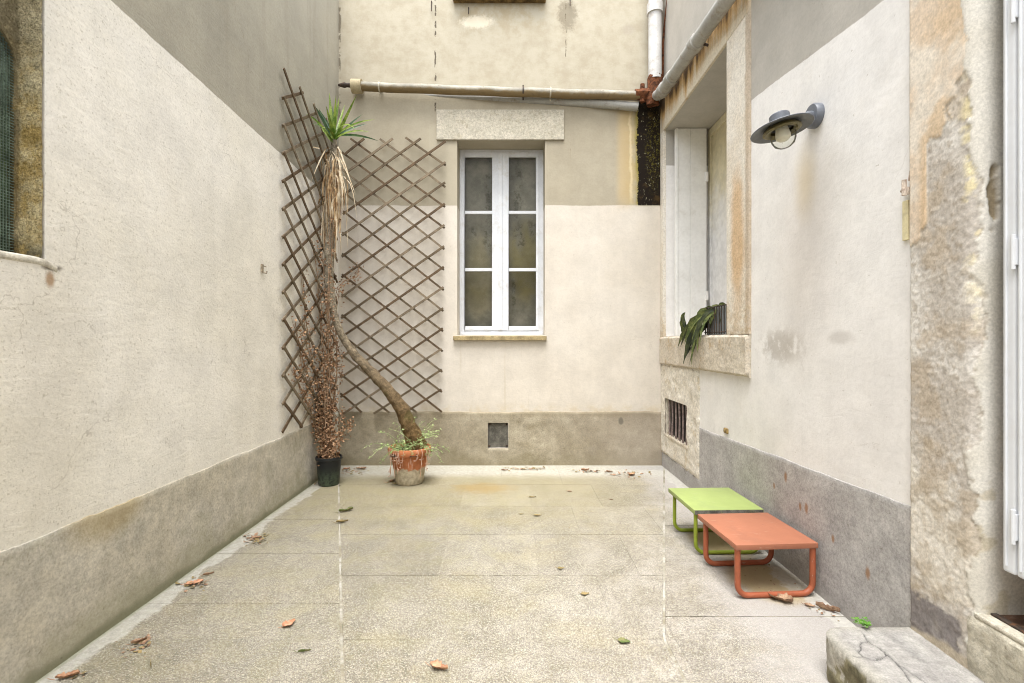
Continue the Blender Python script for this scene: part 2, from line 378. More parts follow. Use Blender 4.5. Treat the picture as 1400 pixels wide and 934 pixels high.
def floor_mat():
    g = G('washed_concrete', .88, .2); X, Y, Z = g.xyz()
    oi = g.n('ShaderNodeObjectInfo').outputs['Random']
    big = g.noise(1.1, 6, .6); mid = g.noise(4.5, 6, .7)
    warm = g.mix(g.ss(big, .38, .62), (.20, .181, .138), (.232, .213, .172))
    cool = g.mix(g.ss(mid, .35, .65), (.255, .23, .19), (.31, .285, .25))
    c = g.mix(g.ss(g.m('ADD', g.m('SUBTRACT', g.m('MULTIPLY', X, .55), g.m('MULTIPLY', Y, .30)), g.m('MULTIPLY', mid, .9)), -.9, .75), warm, cool)
    c = g.mix(1.0, c, g.grey(g.ss(mid, .3, .72, .90, 1.07)), 'MULTIPLY')
    c = g.mix(g.m('MULTIPLY', g.ss(g.noise(1.9, 5, .65, g.scale(None, (1, 1.3, 1))), .50, .64), .38), c, (.27, .235, .155))
    c = g.mix(1.0, c, g.grey(g.m('MULTIPLY_ADD', oi, .17, .92)), 'MULTIPLY')
    # aggregate: pale and dark pebbles showing in the washed face
    v = g.n('ShaderNodeTexVoronoi', feature='F1'); g.put(v.inputs['Vector'], g.pos); v.inputs['Scale'].default_value = 250
    sc = g.n('ShaderNodeSeparateColor'); g.put(sc.inputs[0], v.outputs['Color'])
    c = g.mix(1.0, c, g.grey(g.ss(sc.outputs[0], .0, 1.0, .64, 1.32)), 'MULTIPLY')
    c = g.mix(g.mul(g.ss(sc.outputs[1], .86, .90), .55), c, (.20, .17, .10))
    c = g.mix(g.mul(g.ss(sc.outputs[2], .82, .88), .45), c, (.62, .58, .48))
    nz = g.noise(5, 6, .7)
    # algae green-ochre towards the back and left; rust mark; whitened laitance along the right wall
    alg = g.mul(g.ss(g.m('ADD', Y, g.m('MULTIPLY', nz, 1.6)), 3.9, 5.4), g.ss(X, 1.7, .5), .26)
    c = g.mix(alg, c, (.30, .25, .10))
    c = g.mix(g.mul(g.ss(nz, .46, .6), g.ss(X, .9, -.6), .18), c, (.27, .25, .13))
    c = g.mix(g.m('MULTIPLY', g.blob(X, Y, -.29, 4.62, .24, .15, .7, g.noise(11, 6, .8), 2.6), .6), c, (.27, .18, .06))
    lm = g.m('ADD', g.m('SUBTRACT', X, g.m('MULTIPLY', Y, .10)), g.m('MULTIPLY', g.noise(3, 5, .7), .7))
    c = g.mix(g.mul(g.ss(lm, 1.05, 1.50), .75), c, g.mix(mid, (.44, .42, .40), (.34, .32, .30)))
    # sheltered ochre soil under the stools
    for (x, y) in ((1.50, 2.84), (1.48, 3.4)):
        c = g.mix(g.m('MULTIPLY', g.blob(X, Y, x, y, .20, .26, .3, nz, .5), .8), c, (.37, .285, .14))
    # mortar skirting strips along the walls
    e = g.m('ADD', g.m('MULTIPLY', g.m('SUBTRACT', g.noise(9, 4, .7), .5), .07), g.m('MULTIPLY', g.m('SUBTRACT', g.noise(2.2, 5, .7), .5), .30))
    sk = g.m('MAXIMUM', g.ss(g.m('ADD', X, e), XL+.125, XL+.10), g.m('MAXIMUM', g.ss(g.m('ADD', Y, e), YB-.60, YB-.28), g.ss(g.m('ADD', X, e), XR-.14, XR-.10)))
    c = g.mix(g.m('MULTIPLY', sk, .6), c, mul_noise(g, (.48, .47, .42), 30, .8, 1.1))
    c = g.mix(g.m('MULTIPLY', g.blob(Y, X, 5.35, 1.5, .09, .30, .5, nz, 1.0), .5), c, (.30, .29, .28))
    mossl = g.ss(g.m('ADD', X, g.m('MULTIPLY', g.m('SUBTRACT', nz, .5), .05)), XL+.035, XL+.012)
    c = g.mix(g.m('MULTIPLY', mossl, .45), c, (.17, .18, .09))
    g.col(c)
    b1 = g.bump(g.noise(2.2, 3), .015, .5)
    g.bump(v.outputs['Distance'], .0022, .9, b1); return g.mat
M_FLOOR = floor_mat()
def joint_mat():
    g = G('joint_mortar', .95, .1); X, Y, Z = g.xyz()
    c = g.mix(g.ss(g.noise(3.5, 5, .7), .43, .50), (.05, .045, .03), (.30, .27, .19))
    g.col(mul_noise(g, c, 60, .8, 1.1)); return g.mat
M_JOINT = joint_mat()
def valley_mat():
    g = G('valley_mortar', .95, .1); X, Y, Z = g.xyz()
    c = g.mix(g.ss(g.noise(4, 5, .7), .38, .6), (.25, .225, .165), (.40, .385, .34))
    c = g.mix(g.m('MULTIPLY', g.ss(g.noise(10, 5, .75), .56, .66), .6), c, (.2, .17, .11))
    g.col(mul_noise(g, c, 70, .8, 1.1)); return g.mat
M_VALLEY = valley_mat()

M_WHITE = flat('white_paint_old', (.66, .68, .71), .45, var=.05, sc=5, dirt=(.42, .38, .30), dirt_amt=.35, bumpd=.0006)
M_WHITE2 = flat('white_lacquered_metal', (.68, .70, .73), .35, var=.03, sc=4, dirt=(.5, .47, .42), dirt_amt=.15)
M_GREYWHITE = flat('grey_white_shutter', (.82, .82, .80), .5, var=.05, sc=3, dirt=(.45, .42, .36), dirt_amt=.3)
def panel_mat():
    g = G('yellowed_white_panel', .6, .2); X, Y, Z = g.xyz(); nz = g.noise(4, 5, .7)
    c = g.mix(g.ss(g.m('ADD', Z, g.m('MULTIPLY', nz, .9)), 2.9, 3.8), (.78, .78, .78), (.66, .60, .42))
    g.col(mul_noise(g, c, 14, .88, 1.06)); return g.mat
M_PANEL = panel_mat()
M_TRELLIS = [flat('trellis_wood_'+n, c, .85, var=.28, sc=14, dirt=(.10, .06, .035), dirt_amt=.55, bumpd=.0015) for n, c in
             (('grey', (.13, .098, .06)), ('brown', (.11, .074, .042)), ('weathered', (.19, .15, .10)))]
M_GALV = flat('grey_painted_pipe', (.47, .43, .33), .55, var=.16, sc=5, dirt=(.25, .14, .05), dirt_amt=.6, bumpd=.002)
def pipe_stain():
    g = G('pipe_stained', .6, .25); X, Y, Z = g.xyz()
    nrm = g.n('ShaderNodeNewGeometry').outputs['Normal']; nx, ny, nz_ = g.xyz(nrm)
    c = mul_noise(g, (.27, .25, .20), 6, .7, 1.25)
    d = g.m('ADD', nz_, g.m('MULTIPLY', g.m('SUBTRACT', g.noise(7, 5, .7), .5), 1.6))
    c = g.mix(g.m('MULTIPLY', g.ss(d, .15, -.45), .9), c, (.19, .13, .055))     # rust water marks that cling to its underside
    c = g.mix(g.m('MULTIPLY', g.ss(g.noise(25, 5, .75), .56, .68), .6), c, (.12, .09, .05))
    g.col(c); g.bump(g.noise(40, 4), .002); return g.mat
M_PIPE = pipe_stain()
M_PIPEW = flat('white_painted_pipe', (.58, .575, .56), .5, var=.08, sc=6, dirt=(.30, .22, .13), dirt_amt=.5, bumpd=.0015)
M_PIPEG = flat('grey_white_pipe', (.36, .355, .33), .5, var=.10, sc=6, dirt=(.20, .15, .09), dirt_amt=.6, bumpd=.0015)
M_RUST = flat('rust', (.17, .062, .026), .95, var=.6, sc=26, dirt=(.03, .018, .012), dirt_amt=.95, bumpd=.012)
M_IRON = flat('dark_iron', (.045, .035, .028), .7, var=.3, sc=30, dirt=(.20, .08, .03), dirt_amt=.7)
M_BARS = flat('iron_bars_faded', (.20, .15, .135), .75, var=.35, sc=20, dirt=(.42, .36, .32), dirt_amt=.7, bumpd=.003)
M_DARK = flat('dark_void', (.012, .011, .010), .9)
def terra():
    g = G('terracotta_limed', .85, .15); p = g.obj(); x, y, z = g.xyz(p)
    nz = g.noise(14, 6, .75, p)
    c = mul_noise(g, (.44, .165, .075), 6, .75, 1.2, p=p)
    drip = g.noise(1.0, 4, .6, g.scale(p, (34, 34, 3)))
    c = g.mix(g.m('MULTIPLY', g.ss(drip, .60, .68), .55), c, (.62, .45, .36))
    c = g.mix(g.ss(g.m('ADD', z, g.m('MULTIPLY', g.m('SUBTRACT', nz, .5), .12)), .172, .15), c, mul_noise(g, (.46, .40, .29), 30, .7, 1.15, p=p))
    g.col(c); g.bump(nz, .004); return g.mat
M_TERRA = terra()
def blackpot():
    g = G('black_plastic_algae', .5, .4); p = g.obj(); x, y, z = g.xyz(p)
    nz = g.noise(30, 5, .75, p)
    c = g.mix(g.mul(g.ss(g.m('ADD', z, g.m('MULTIPLY', nz, .22)), .32, .16), g.ss(nz, .36, .6), .85), (.012, .014, .015), (.085, .12, .075))
    g.col(c); return g.mat
M_BLACKPOT = blackpot()
M_SOIL = flat('potting_soil', (.06, .04, .025), .95, var=.4, sc=40, bumpd=.008)
def bark():
    g = G('yucca_bark', .92, .12); x, y, z = g.xyz()
    w_ = g.n('ShaderNodeTexWave', wave_type='BANDS', bands_direction='Z'); g.put(w_.inputs['Vector'], g.pos); w_.inputs['Scale'].default_value = 26
    w_.inputs['Distortion'].default_value = 16; w_.inputs['Detail'].default_value = 6; w_.inputs['Detail Scale'].default_value = 2.5
    c = g.mix(g.ss(z, .4, 2.2), (.22, .14, .06), (.50, .43, .32))
    c = g.mix(1.0, c, g.grey(g.ss(w_.outputs[0], .15, .8, .62, 1.2)), 'MULTIPLY')
    c = mul_noise(g, c, 26, .6, 1.3)
    c = g.mix(g.m('MULTIPLY', g.ss(g.noise(7, 4), .55, .68), .5), c, (.13, .12, .04))
    g.col(c); g.bump(g.m('ADD', w_.outputs[0], g.noise(40, 4)), .008); return g.mat
M_BARK = bark()
def leafm(name, a, b, rough=.55, sc=9, trans=.0):
    g = G(name, rough, .3); p = g.pos
    c = g.mix(g.ss(g.noise(sc, 3, .6), .35, .65), a, b)
    c = mul_noise(g, c, sc*8, .8, 1.2); g.col(c); return g.mat
M_YUCCA = leafm('yucca_leaf', (.085, .16, .018), (.26, .34, .06), .4, 12)
M_YUCCA_D = leafm('yucca_leaf_dark', (.03, .07, .03), (.07, .12, .04), .45, 14)
M_STRAW = leafm('dead_yucca_leaf', (.55, .40, .22), (.24, .13, .055), .85, 20)
M_STRAW2 = leafm('dead_yucca_leaf_pale', (.78, .69, .52), (.62, .49, .32), .85, 22)
M_DRY = leafm('dry_climber_leaf', (.11, .048, .022), (.52, .33, .19), .85, 55)
M_TWIG = leafm('dry_twig', (.24, .15, .09), (.34, .24, .15), .9, 20)
M_FERN = leafm('pot_weed_leaf', (.20, .29, .09), (.44, .52, .24), .6, 20)
M_WILT = leafm('wilted_leaf', (.05, .075, .022), (.17, .19, .06), .6, 18)
M_WILT2 = leafm('wilted_leaf_dark', (.02, .028, .015), (.06, .07, .03), .6, 18)
M_DEADLEAF = [leafm('fallen_leaf_'+n, a, b, .8, 35) for n, a, b in (('orange', (.50, .30, .18), (.27, .13, .07)), ('brown', (.20, .115, .07), (.38, .25, .16)),
              ('olive', (.19, .15, .06), (.27, .20, .09)), ('pink', (.55, .30, .19), (.38, .17, .09)), ('green', (.08, .12, .03), (.18, .17, .07)))]
M_CLOVER = leafm('clover_leaf', (.07, .19, .02), (.13, .27, .04), .5, 30)
def paintm(name, c, edge):
    g = G(name, .5, .35); p = g.obj(); nz = g.noise(6, 5, .7, p)
    cc = mul_noise(g, c, 3.5, .90, 1.06, p=p); scr = g.noise(1.0, 3, .6, g.scale(p, (9, 160, 40))); cc = g.mix(g.mul(g.ss(scr, .63, .68), g.ss(nz, .45, .55), .4), cc, (.62, .50, .40)); cc = g.mix(g.m('MULTIPLY', g.ss(g.noise(28, 5, .75, p), .62, .70), .45), cc, edge)
    cc = g.mix(g.m('MULTIPLY', g.ss(nz, .52, .64), .35), cc, edge)
    g.col(cc); g.bump(g.noise(60, 3, .6, p), .0006); return g.mat
M_ORANGE = paintm('orange_enamel', (.355, .140, .080), (.24, .10, .065))
M_ORANGE_LEG = paintm('orange_enamel_leg', (.33, .092, .042), (.18, .06, .03))
M_GREEN = paintm('lime_enamel', (.29, .355, .12), (.23, .28, .12))
M_GREEN_LEG = paintm('lime_enamel_leg', (.24, .30, .03), (.15, .15, .03))
M_BAREMETAL = flat('bare_tabletop_edge', (.12, .115, .10), .6, var=.4, sc=20, dirt=(.3, .33, .12), dirt_amt=.5)
M_LAMP = flat('blue_grey_lamp_paint', (.135, .147, .170), .42, var=.10, sc=20, spec=.4)
M_LAMP_IN = flat('lamp_shade_grey_inside', (.13, .135, .135), .5, var=.10, sc=20)
M_BRASS = flat('tarnished_collar', (.13, .11, .045), .5, var=.3, sc=40, spec=.4)
def glass(name, tint=(1, 1, 1), rough=.02, refl=1.0):
    g = G(name); nt_ = g.nt; out = nt_.nodes['Material Output']
    tr = g.n('ShaderNodeBsdfTransparent'); tr.inputs[0].default_value = (*tint, 1)
    gl = g.n('ShaderNodeBsdfGlossy'); gl.inputs['Roughness'].default_value = rough
    fr = g.n('ShaderNodeLayerWeight'); fr.inputs[0].default_value = .12
    nrm = g.n('ShaderNodeBump'); g.put(nrm.inputs['Height'], g.noise(3.0, 2)); nrm.inputs['Distance'].default_value = .01
    nt_.links.new(nrm.outputs[0], gl.inputs['Normal'])
    mx = g.n('ShaderNodeMixShader'); g.put(mx.inputs[0], g.m('MULTIPLY', fr.outputs[0], refl, clamp=True)); nt_.links.new(tr.outputs[0], mx.inputs[1]); nt_.links.new(gl.outputs[0], mx.inputs[2])
    nt_.links.new(mx.outputs[0], out.inputs[0]); return g.mat
M_GLASS = glass('window_glass', (.92, .92, .90), .02, 1.3)
M_JAR = glass('lamp_glass', (.90, .90, .87), .08, .9)
def curtain():
    g = G('curtain_painted_reflections', .9, .1); X, Y, Z = g.xyz()  # murky pane reflections are painted into the colour of this sheet
    nz = g.noise(3.2, 6, .7); f2 = g.noise(9, 6, .75)
    c = g.mix(g.ss(nz, .40, .60), (.32, .305, .26), (.23, .22, .185))
    c = g.mix(g.m('MULTIPLY', g.blob(X, Z, .17, 2.35, .22, .45, .4, nz, 1.2), .7), c, (.27, .225, .075))
    c = g.mix(g.m('MULTIPLY', g.blob(X, Z, -.42, 2.2, .2, .45, .5, nz, 1.2), .4), c, (.33, .27, .10))
    for (x, z, rx, rz) in ((-.285, 3.12, .035, .40), (.075, 3.05, .04, .45), (.09, 2.62, .06, .14), (-.46, 2.72, .03, .05), (.25, 2.75, .05, .10), (-.28, 2.6, .05, .14), (.02, 1.95, .02, .2)):  # dark upright streaks painted to read as reflections in the glass
        mk = g.blob(X, Z, x, z, rx, rz, .6, f2, 3.2)
        c = g.mix(g.m('MULTIPLY', mk, .62), c, g.mix(g.ss(f2, .40, .55), (.09, .085, .06), (.27, .26, .22)))
    c = mul_noise(g, c, 2.2, .75, 1.15); g.col(c); return g.mat
M_CURTAIN_REFL = curtain()
def ochre():
    g = G('ochre_damp_render', .95, .1); X, Y, Z = g.xyz(); nz = g.noise(9, 6, .75)
    c = g.mix(g.ss(nz, .38, .62), (.34, .245, .09), (.50, .42, .24))
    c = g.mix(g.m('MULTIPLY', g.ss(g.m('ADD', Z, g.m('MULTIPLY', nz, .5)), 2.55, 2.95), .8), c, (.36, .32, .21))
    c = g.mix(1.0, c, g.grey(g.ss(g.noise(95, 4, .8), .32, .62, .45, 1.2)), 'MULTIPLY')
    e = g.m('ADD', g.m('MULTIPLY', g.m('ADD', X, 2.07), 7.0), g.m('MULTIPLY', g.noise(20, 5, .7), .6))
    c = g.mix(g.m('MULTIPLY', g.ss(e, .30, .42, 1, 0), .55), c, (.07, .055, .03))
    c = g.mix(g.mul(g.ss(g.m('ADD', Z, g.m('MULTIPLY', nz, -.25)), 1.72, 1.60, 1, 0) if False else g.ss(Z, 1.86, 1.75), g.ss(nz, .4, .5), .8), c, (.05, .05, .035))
    g.col(c); b1 = g.bump(g.noise(18, 5, .7), .02); g.bump(g.noise(90, 4, .8), .006, 1, b1); return g.mat
M_OCHRE = ochre()
def green_net():
    g = G('green_window_backing', .8, .2); X, Y, Z = g.xyz(); nz = g.noise(8, 6, .75)
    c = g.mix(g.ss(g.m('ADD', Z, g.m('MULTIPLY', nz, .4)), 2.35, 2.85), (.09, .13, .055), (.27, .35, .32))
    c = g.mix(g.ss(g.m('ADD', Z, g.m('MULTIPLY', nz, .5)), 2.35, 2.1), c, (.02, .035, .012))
    c = g.mix(g.m('MULTIPLY', g.ss(g.noise(60, 4, .8), .55, .62), .5), c, (.008, .01, .006))
    g.col(mul_noise(g, c, 40, .5, 1.4)); g.bump(nz, .01); return g.mat
M_GREENBACK = green_net()
M_NET = flat('green_netting', (.14, .19, .15), .7, var=.5, sc=9)
M_VENT = flat('grey_vent_plate', (.115, .108, .09), .9, var=.35, sc=12, dirt=(.05, .05, .04), dirt_amt=.7, bumpd=.004)
M_YELLOW = flat('faded_yellow_strip', (.70, .63, .40), .7, var=.12, sc=30, dirt=(.45, .38, .22), dirt_amt=.5)
M_MAT = flat('dark_brown_threshold', (.075, .038, .022), .6, var=.5, sc=16, dirt=(.22, .17, .13), dirt_amt=.4, bumpd=.002)
M_THRESH_RED = flat('worn_red_threshold_paint', (.26, .055, .035), .6, var=.3, sc=16)
M_TROUGH = flat('grey_plastic_trough', (.22, .25, .27), .3, var=.15, sc=8, spec=.5)
M_BULB = flat('bulb_white_glass', (.75, .72, .62), .25, var=.05)

# ------------------------------------------------------------------ ground and courtyard floor
g_ = MB(); g_.quad(Vector((-40, -40, -.03)), Vector((40, -40, -.03)), Vector((40, 40, -.03)), Vector((-40, 40, -.03)))
tag(g_.build('ground', flat('bare_ground', (.22, .19, .14), .95)), 'bare earth below and around the courtyard', kind='structure')
fb = MB(); fb.box(XL-.05, XR+.05, -4.5, YB+.05, -.025, -.0020)
floor = tag(fb.build('floor', M_JOINT), 'pale washed concrete courtyard floor laid in large slabs', kind='structure')
def clip(poly, a, b, c):       # keep a*x+b*y <= c
    out = []
    for i in range(len(poly)):
        p, q = poly[i], poly[(i+1) % len(poly)]; dp, dq = a*p[0]+b*p[1]-c, a*q[0]+b*q[1]-c
        if dp <= 0: out.append(p)
        if dp*dq < 0: t = dp/(dp-dq); out.append((p[0]+(q[0]-p[0])*t, p[1]+(q[1]-p[1])*t))
    return out
KL, KR = -.364, .3147
def xl(y): return -.8015+KL*(y-2.274)
def xr(y): return .715+(KR*(y-2.274) if y > 2.274 else 0)
def area(p): return abs(sum(p[i][0]*p[(i+1) % len(p)][1]-p[(i+1) % len(p)][0]*p[i][1] for i in range(len(p))))/2
rnd = random.Random(3)
def slab(poly):
    if len(poly) < 3 or area(poly) < .0015: return
    s = MB().prism(poly, -.02, rnd.uniform(-.0008, .0012))
    s.build('slab', M_FLOOR, floor, bevel=.0006)
def rows(start, n, d=.61): return [start-i*d for i in range(n)]
G2, GV = .0022, .0075
yc = [YB+.02, 4.722, 4.113, 3.505, 2.892, 2.274, 1.66, 1.05, .44, -.2, -.8, -1.4, -2.6, -4.4]
xc = [-.11+.61*k for k in range(-4, 5)]
for i in range(len(yc)-1):
    y1, y0 = yc[i]-G2, yc[i+1]+G2
    sh = 0 if i % 2 == 0 else .27
    for k in range(len(xc)-1):
        g3 = .0005; poly = [(xc[k]+sh+g3, y0), (xc[k+1]+sh-g3, y0), (xc[k+1]+sh-g3, y1), (xc[k]+sh+g3, y1)]
        if y0 > 2.2:
            poly = clip(poly, -1, KL, -(-.8015-KL*2.274+GV)); poly = clip(poly, 1, -KR, .715-KR*2.274-GV)
        else:
            poly = clip(poly, -1, KL, -(-.8015-KL*2.274+GV)); poly = clip(poly, 1, 0, .715-GV)
        slab(poly)
for side in (-1, 1):
    off = .30 if side < 0 else .18
    ys = [4.722+.61+off-.61*k for k in range(17)]
    wall_x = XL-.02 if side < 0 else XR+.02
    cols = [wall_x-side*.95*k for k in range(3)]
    for i in range(len(ys)-1):
        for k in range(2):
            a, b = sorted((cols[k], cols[k+1])); y1, y0 = min(ys[i], YB+.02)-G2, ys[i+1]+G2
            if y1 <= y0: continue
            poly = [(a+.0005, y0), (b-.0005, y0), (b-.0005, y1), (a+.0005, y1)]
            for (ya, yb, sl) in ((2.274, 9, True), (-9, 2.274, False)):
                q = clip(clip(poly, 0, -1, -ya), 0, 1, yb)
                if len(q) < 3: continue
                if side < 0:
                    q = clip(q, 1, -KL, -.8015-KL*2.274-GV)
                else:
                    q = clip(q, -1, KR, -(.715-KR*2.274+GV)) if sl else clip(q, -1, 0, -.715-GV)
                slab(q)
for sx, fx, K, x0 in ((-1, xl, KL, -.8015), (1, xr, KR, .715)):
    m = MB(); N = 90
    for k in range(N+1):
        y = .2+(YB-.2)*k/N
        for d in (-1, 1): m.v.append(Vector((fx(y)+d*(.0065+.0035*mn.noise(Vector((y*7, d, sx)))), y, -.0008)))
    for k in range(N): m.f.append((2*k, 2*k+1, 2*k+3, 2*k+2))
    m.build('valley_joint', M_VALLEY, floor)

# ------------------------------------------------------------------ walls with openings
def wall_mesh(axis, p0, p1, u0, u1, z0, z1, holes):
    """axis 'X': wall runs along x at y=p0 (face) .. p1 (back); axis 'Y': along y at x=p0..p1"""
    us = sorted({u0, u1, *[h[0] for h in holes], *[h[1] for h in holes]}); zs = sorted({z0, z1, *[h[2] for h in holes], *[h[3] for h in holes]})
    P = (lambda u, d, z: Vector((u, d, z))) if axis == 'X' else (lambda u, d, z: Vector((d, u, z)))
    def solid(u, z): return not any(h[0] < u < h[1] and h[2] < z < h[3] for h in holes)
    m = MB(); nu, nz = len(us)-1, len(zs)-1
    S = [[solid((us[i]+us[i+1])/2, (zs[j]+zs[j+1])/2) for j in range(nz)] for i in range(nu)]
    for i in range(nu):
        for j in range(nz):
            if not S[i][j]: continue
            a, b, c, d = us[i], us[i+1], zs[j], zs[j+1]
            for p in (p0, p1): m.quad(P(a, p, c), P(b, p, c), P(b, p, d), P(a, p, d))
            if i == 0 or not S[i-1][j]: m.quad(P(a, p0, c), P(a, p1, c), P(a, p1, d), P(a, p0, d))
            if i == nu-1 or not S[i+1][j]: m.quad(P(b, p0, c), P(b, p1, c), P(b, p1, d), P(b, p0, d))
            if j == 0 or not S[i][j-1]: m.quad(P(a, p0, c), P(b, p0, c), P(b, p1, c), P(a, p1, c))
            if j == nz-1 or not S[i][j+1]: m.quad(P(a, p0, d), P(b, p0, d), P(b, p1, d), P(a, p1, d))
    me = bpy.data.meshes.new('wall'); me.from_pydata([tuple(v) for v in m.v], [], m.f)
    bm = bmesh.new(); bm.from_mesh(me); bmesh.ops.remove_doubles(bm, verts=bm.verts, dist=1e-5)
    bmesh.ops.recalc_face_normals(bm, faces=bm.faces); bm.to_mesh(me); bm.free(); return me
def plinth(name, axis, face, out, u0, u1, ztop, mat, parent, amp=.006, slope=0.0, z0=-.02, step=.03, soft=.004):
    """render plinth, out metres proud of the wall, its top edge a little uneven"""
    m = MB(); n = max(2, int((u1-u0)/step)); sgn = out
    P = (lambda u, d, z: Vector((u, d, z))) if axis == 'X' else (lambda u, d, z: Vector((d, u, z)))
    for k in range(n+1):
        u = u0+(u1-u0)*k/n
        e = amp*(mn.noise(Vector((u*3.1, face*3, 0)))*1.6+mn.noise(Vector((u*19, face, 2)))*.8)
        f2 = .0022*mn.noise(Vector((u*2.5, face, 8)))
        zt = ztop+slope*(u-u0)+e
        m.v += [P(u, face+sgn+f2, z0), P(u, face+sgn+f2, zt-.03), P(u, face+sgn+f2, zt-soft), P(u, face+sgn*.6, zt-.0005), P(u, face-sgn*.2, zt)]
    for k in range(n):
        a = 5*k
        for j in range(4): m.f.append((a+j, a+5+j, a+6+j, a+1+j))
    return m.build(name, mat, parent, smooth='all')

# ---- back wall
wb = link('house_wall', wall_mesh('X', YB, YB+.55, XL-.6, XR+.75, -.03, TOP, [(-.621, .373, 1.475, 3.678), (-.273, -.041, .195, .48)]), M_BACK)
tag(wb, 'cream back wall with white six pane window and grey cement plinth', 'wall')
plinth('plinth', 'X', YB, -.014, XL, -.273, .606, MP_BACK, wb)
plinth('plinth', 'X', YB, -.014, -.041, XR, .606, MP_BACK, wb)
plinth('plinth', 'X', YB, -.014, -.273, -.041, .193, MP_BACK, wb, amp=.0, step=.03)
plinth('plinth', 'X', YB, -.014, -.273, -.041, .606, MP_BACK, wb, z0=.482)
v = MB(); v.box(-.268, -.046, YB+.012, YB+.03, .20, .475); vent = v.build('vent_cover', M_VENT, wb, bevel=.003)
for bx_, bz_ in ((-.255, .215), (-.060, .215), (-.255, .462), (-.060, .462)):
    q = MB(); q.box(bx_-.012, bx_+.012, YB+.004, YB+.012, bz_-.012, bz_+.012); q.build('bolt', M_IRON, vent, bevel=.003)
l = MB()
a, b = bw(597, 151), bw(771, 192); l.box(a.x, b.x, YB-.022, YB+.004, b.z, a.z)
l.build('lintel', M_STONE_LT, wb, bevel=.006)
q = MB(); a, b = bw(620, 459), bw(747, 465.5); q.box(a.x, b.x, YB-.045, YB+.27, b.z, a.z-.004); q.build('window_sill', flat('dirty_stone_sill', (.33, .26, .14), .9, var=.3, sc=12, bumpd=.004), wb, bevel=.006)
# window
YW = YB+.262
win = MB(); fw = .052
x0, x1, z0, z1 = -.621, .373, 1.478, 3.676
for bx in ((x0, x0+fw, z0, z1), (x1-fw, x1, z0, z1), (x0+fw, x1-fw, z1-.03, z1), (x0+fw, x1-fw, z0, z0+.055)): win.box(bx[0], bx[1], YW, YW+.06, bx[2], bx[3])
win.box(x0+.01, x1-.01, YW-.02, YW+.01, z0, z0+.03)
window = win.build('window', M_WHITE, wb, bevel=.003)
def wx(px): return (px-700)*(YW)/F
def wz(py): return H-(py-467)*YW/F
rowz = [(wz(288.5), wz(215)), (wz(366.6), wz(292.6)), (wz(446), wz(371))]
for (pl, pr, so0, so1) in ((635.5, 673, x0+fw+.003, wx(683.3)), (695.6, 733, wx(684.3), x1-fw-.003)):
    s = MB(); zb, zt = z0+.058, z1-.033
    a, b = wx(pl), wx(pr)
    s.box(so0, a, YW-.012, YW+.035, zb, zt); s.box(b, so1, YW-.012, YW+.035, zb, zt)
    s.box(a, b, YW-.012, YW+.035, zb, rowz[2][0]); s.box(a, b, YW-.012, YW+.035, rowz[0][1], zt)
    for r in (0, 1): s.box(a, b, YW-.006, YW+.03, rowz[r+1][1], rowz[r][0])
    s.build('sash', M_WHITE, window, bevel=.0035)
    for lo, hi in rowz:
        p = MB(); p.box(a-.004, b+.004, YW+.012, YW+.016, lo-.004, hi+.004); p.build('pane', M_GLASS, window)
s = MB(); s.box(wx(681), wx(686.8), YW-.026, YW-.010, z0+.06, z1-.04); s.build('meeting_bead', M_WHITE, window, bevel=.005)
s = MB(); s.box(x0+.01, x1-.01, YW+.13, YW+.135, z0, z1)
s.build('curtain', M_CURTAIN_REFL, window)
s = MB(); s.box(x0-.02, x1+.02, YW+.27, YW+.275, z0-.1, z1+.1); s.build('room_dark', M_DARK, window)
# sill of the window above and the shutter hooks beside it
a, b = bw(620, -30), bw(746, 4.5); q = MB(); q.box(a.x, b.x, YB-.10, YB+.01, b.z, b.z+.11); q.build('window_sill', flat('dark_stained_sill', (.17, .11, .045), .95, var=.5, sc=14, bumpd=.01), wb, bevel=.008)
for px, py, ln in ((590.5, 8, 14), (779, 4, 9), (641, 17, 7)):
    a = bw(px, py); t = MB(); t.tube([a+Vector((0, 0, .04)), a+Vector((0, -.035, .03)), a+Vector((0, -.035, -ln*.006))], .006, 6); t.build('iron_hook', M_IRON, wb)

# ---- left wall
OL = (1.15, 2.034, 1.745, 3.35)
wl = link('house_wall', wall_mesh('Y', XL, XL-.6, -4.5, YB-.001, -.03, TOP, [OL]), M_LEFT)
tag(wl, 'long speckled cream wall on the left with a blocked ochre window', 'wall')
plinth('plinth', 'Y', XL, .006, -4.0, YB-.016, .59, MP_LEFT, wl, amp=.008, slope=.0)
# blocked window: ochre reveal lining, arched green panel behind netting
lin = MB(); n = 40
def reveal_grid(u_fn, nu, nv, amp, seed):
    m = MB()
    for i in range(nu+1):
        for j in range(nv+1):
            p, nrm = u_fn(i/nu, j/nv); d = amp*(mn.fractal(p*16+Vector((seed, 0, 0)), .9, 2, 4)); m.v.append(p+nrm*d)
    for i in range(nu):
        for j in range(nv): a = i*(nv+1)+j; m.f.append((a, a+1, a+nv+2, a+nv+1))
    return m
m = reveal_grid(lambda s, t: (Vector((XL-.002-.26*s, OL[1]-.012, OL[2]+t*(OL[3]-OL[2]))), Vector((0, -1, 0))), 22, 130, .007, 3)
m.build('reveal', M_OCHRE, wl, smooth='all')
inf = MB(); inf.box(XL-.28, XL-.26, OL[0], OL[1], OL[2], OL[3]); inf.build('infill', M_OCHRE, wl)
XN = -2.072
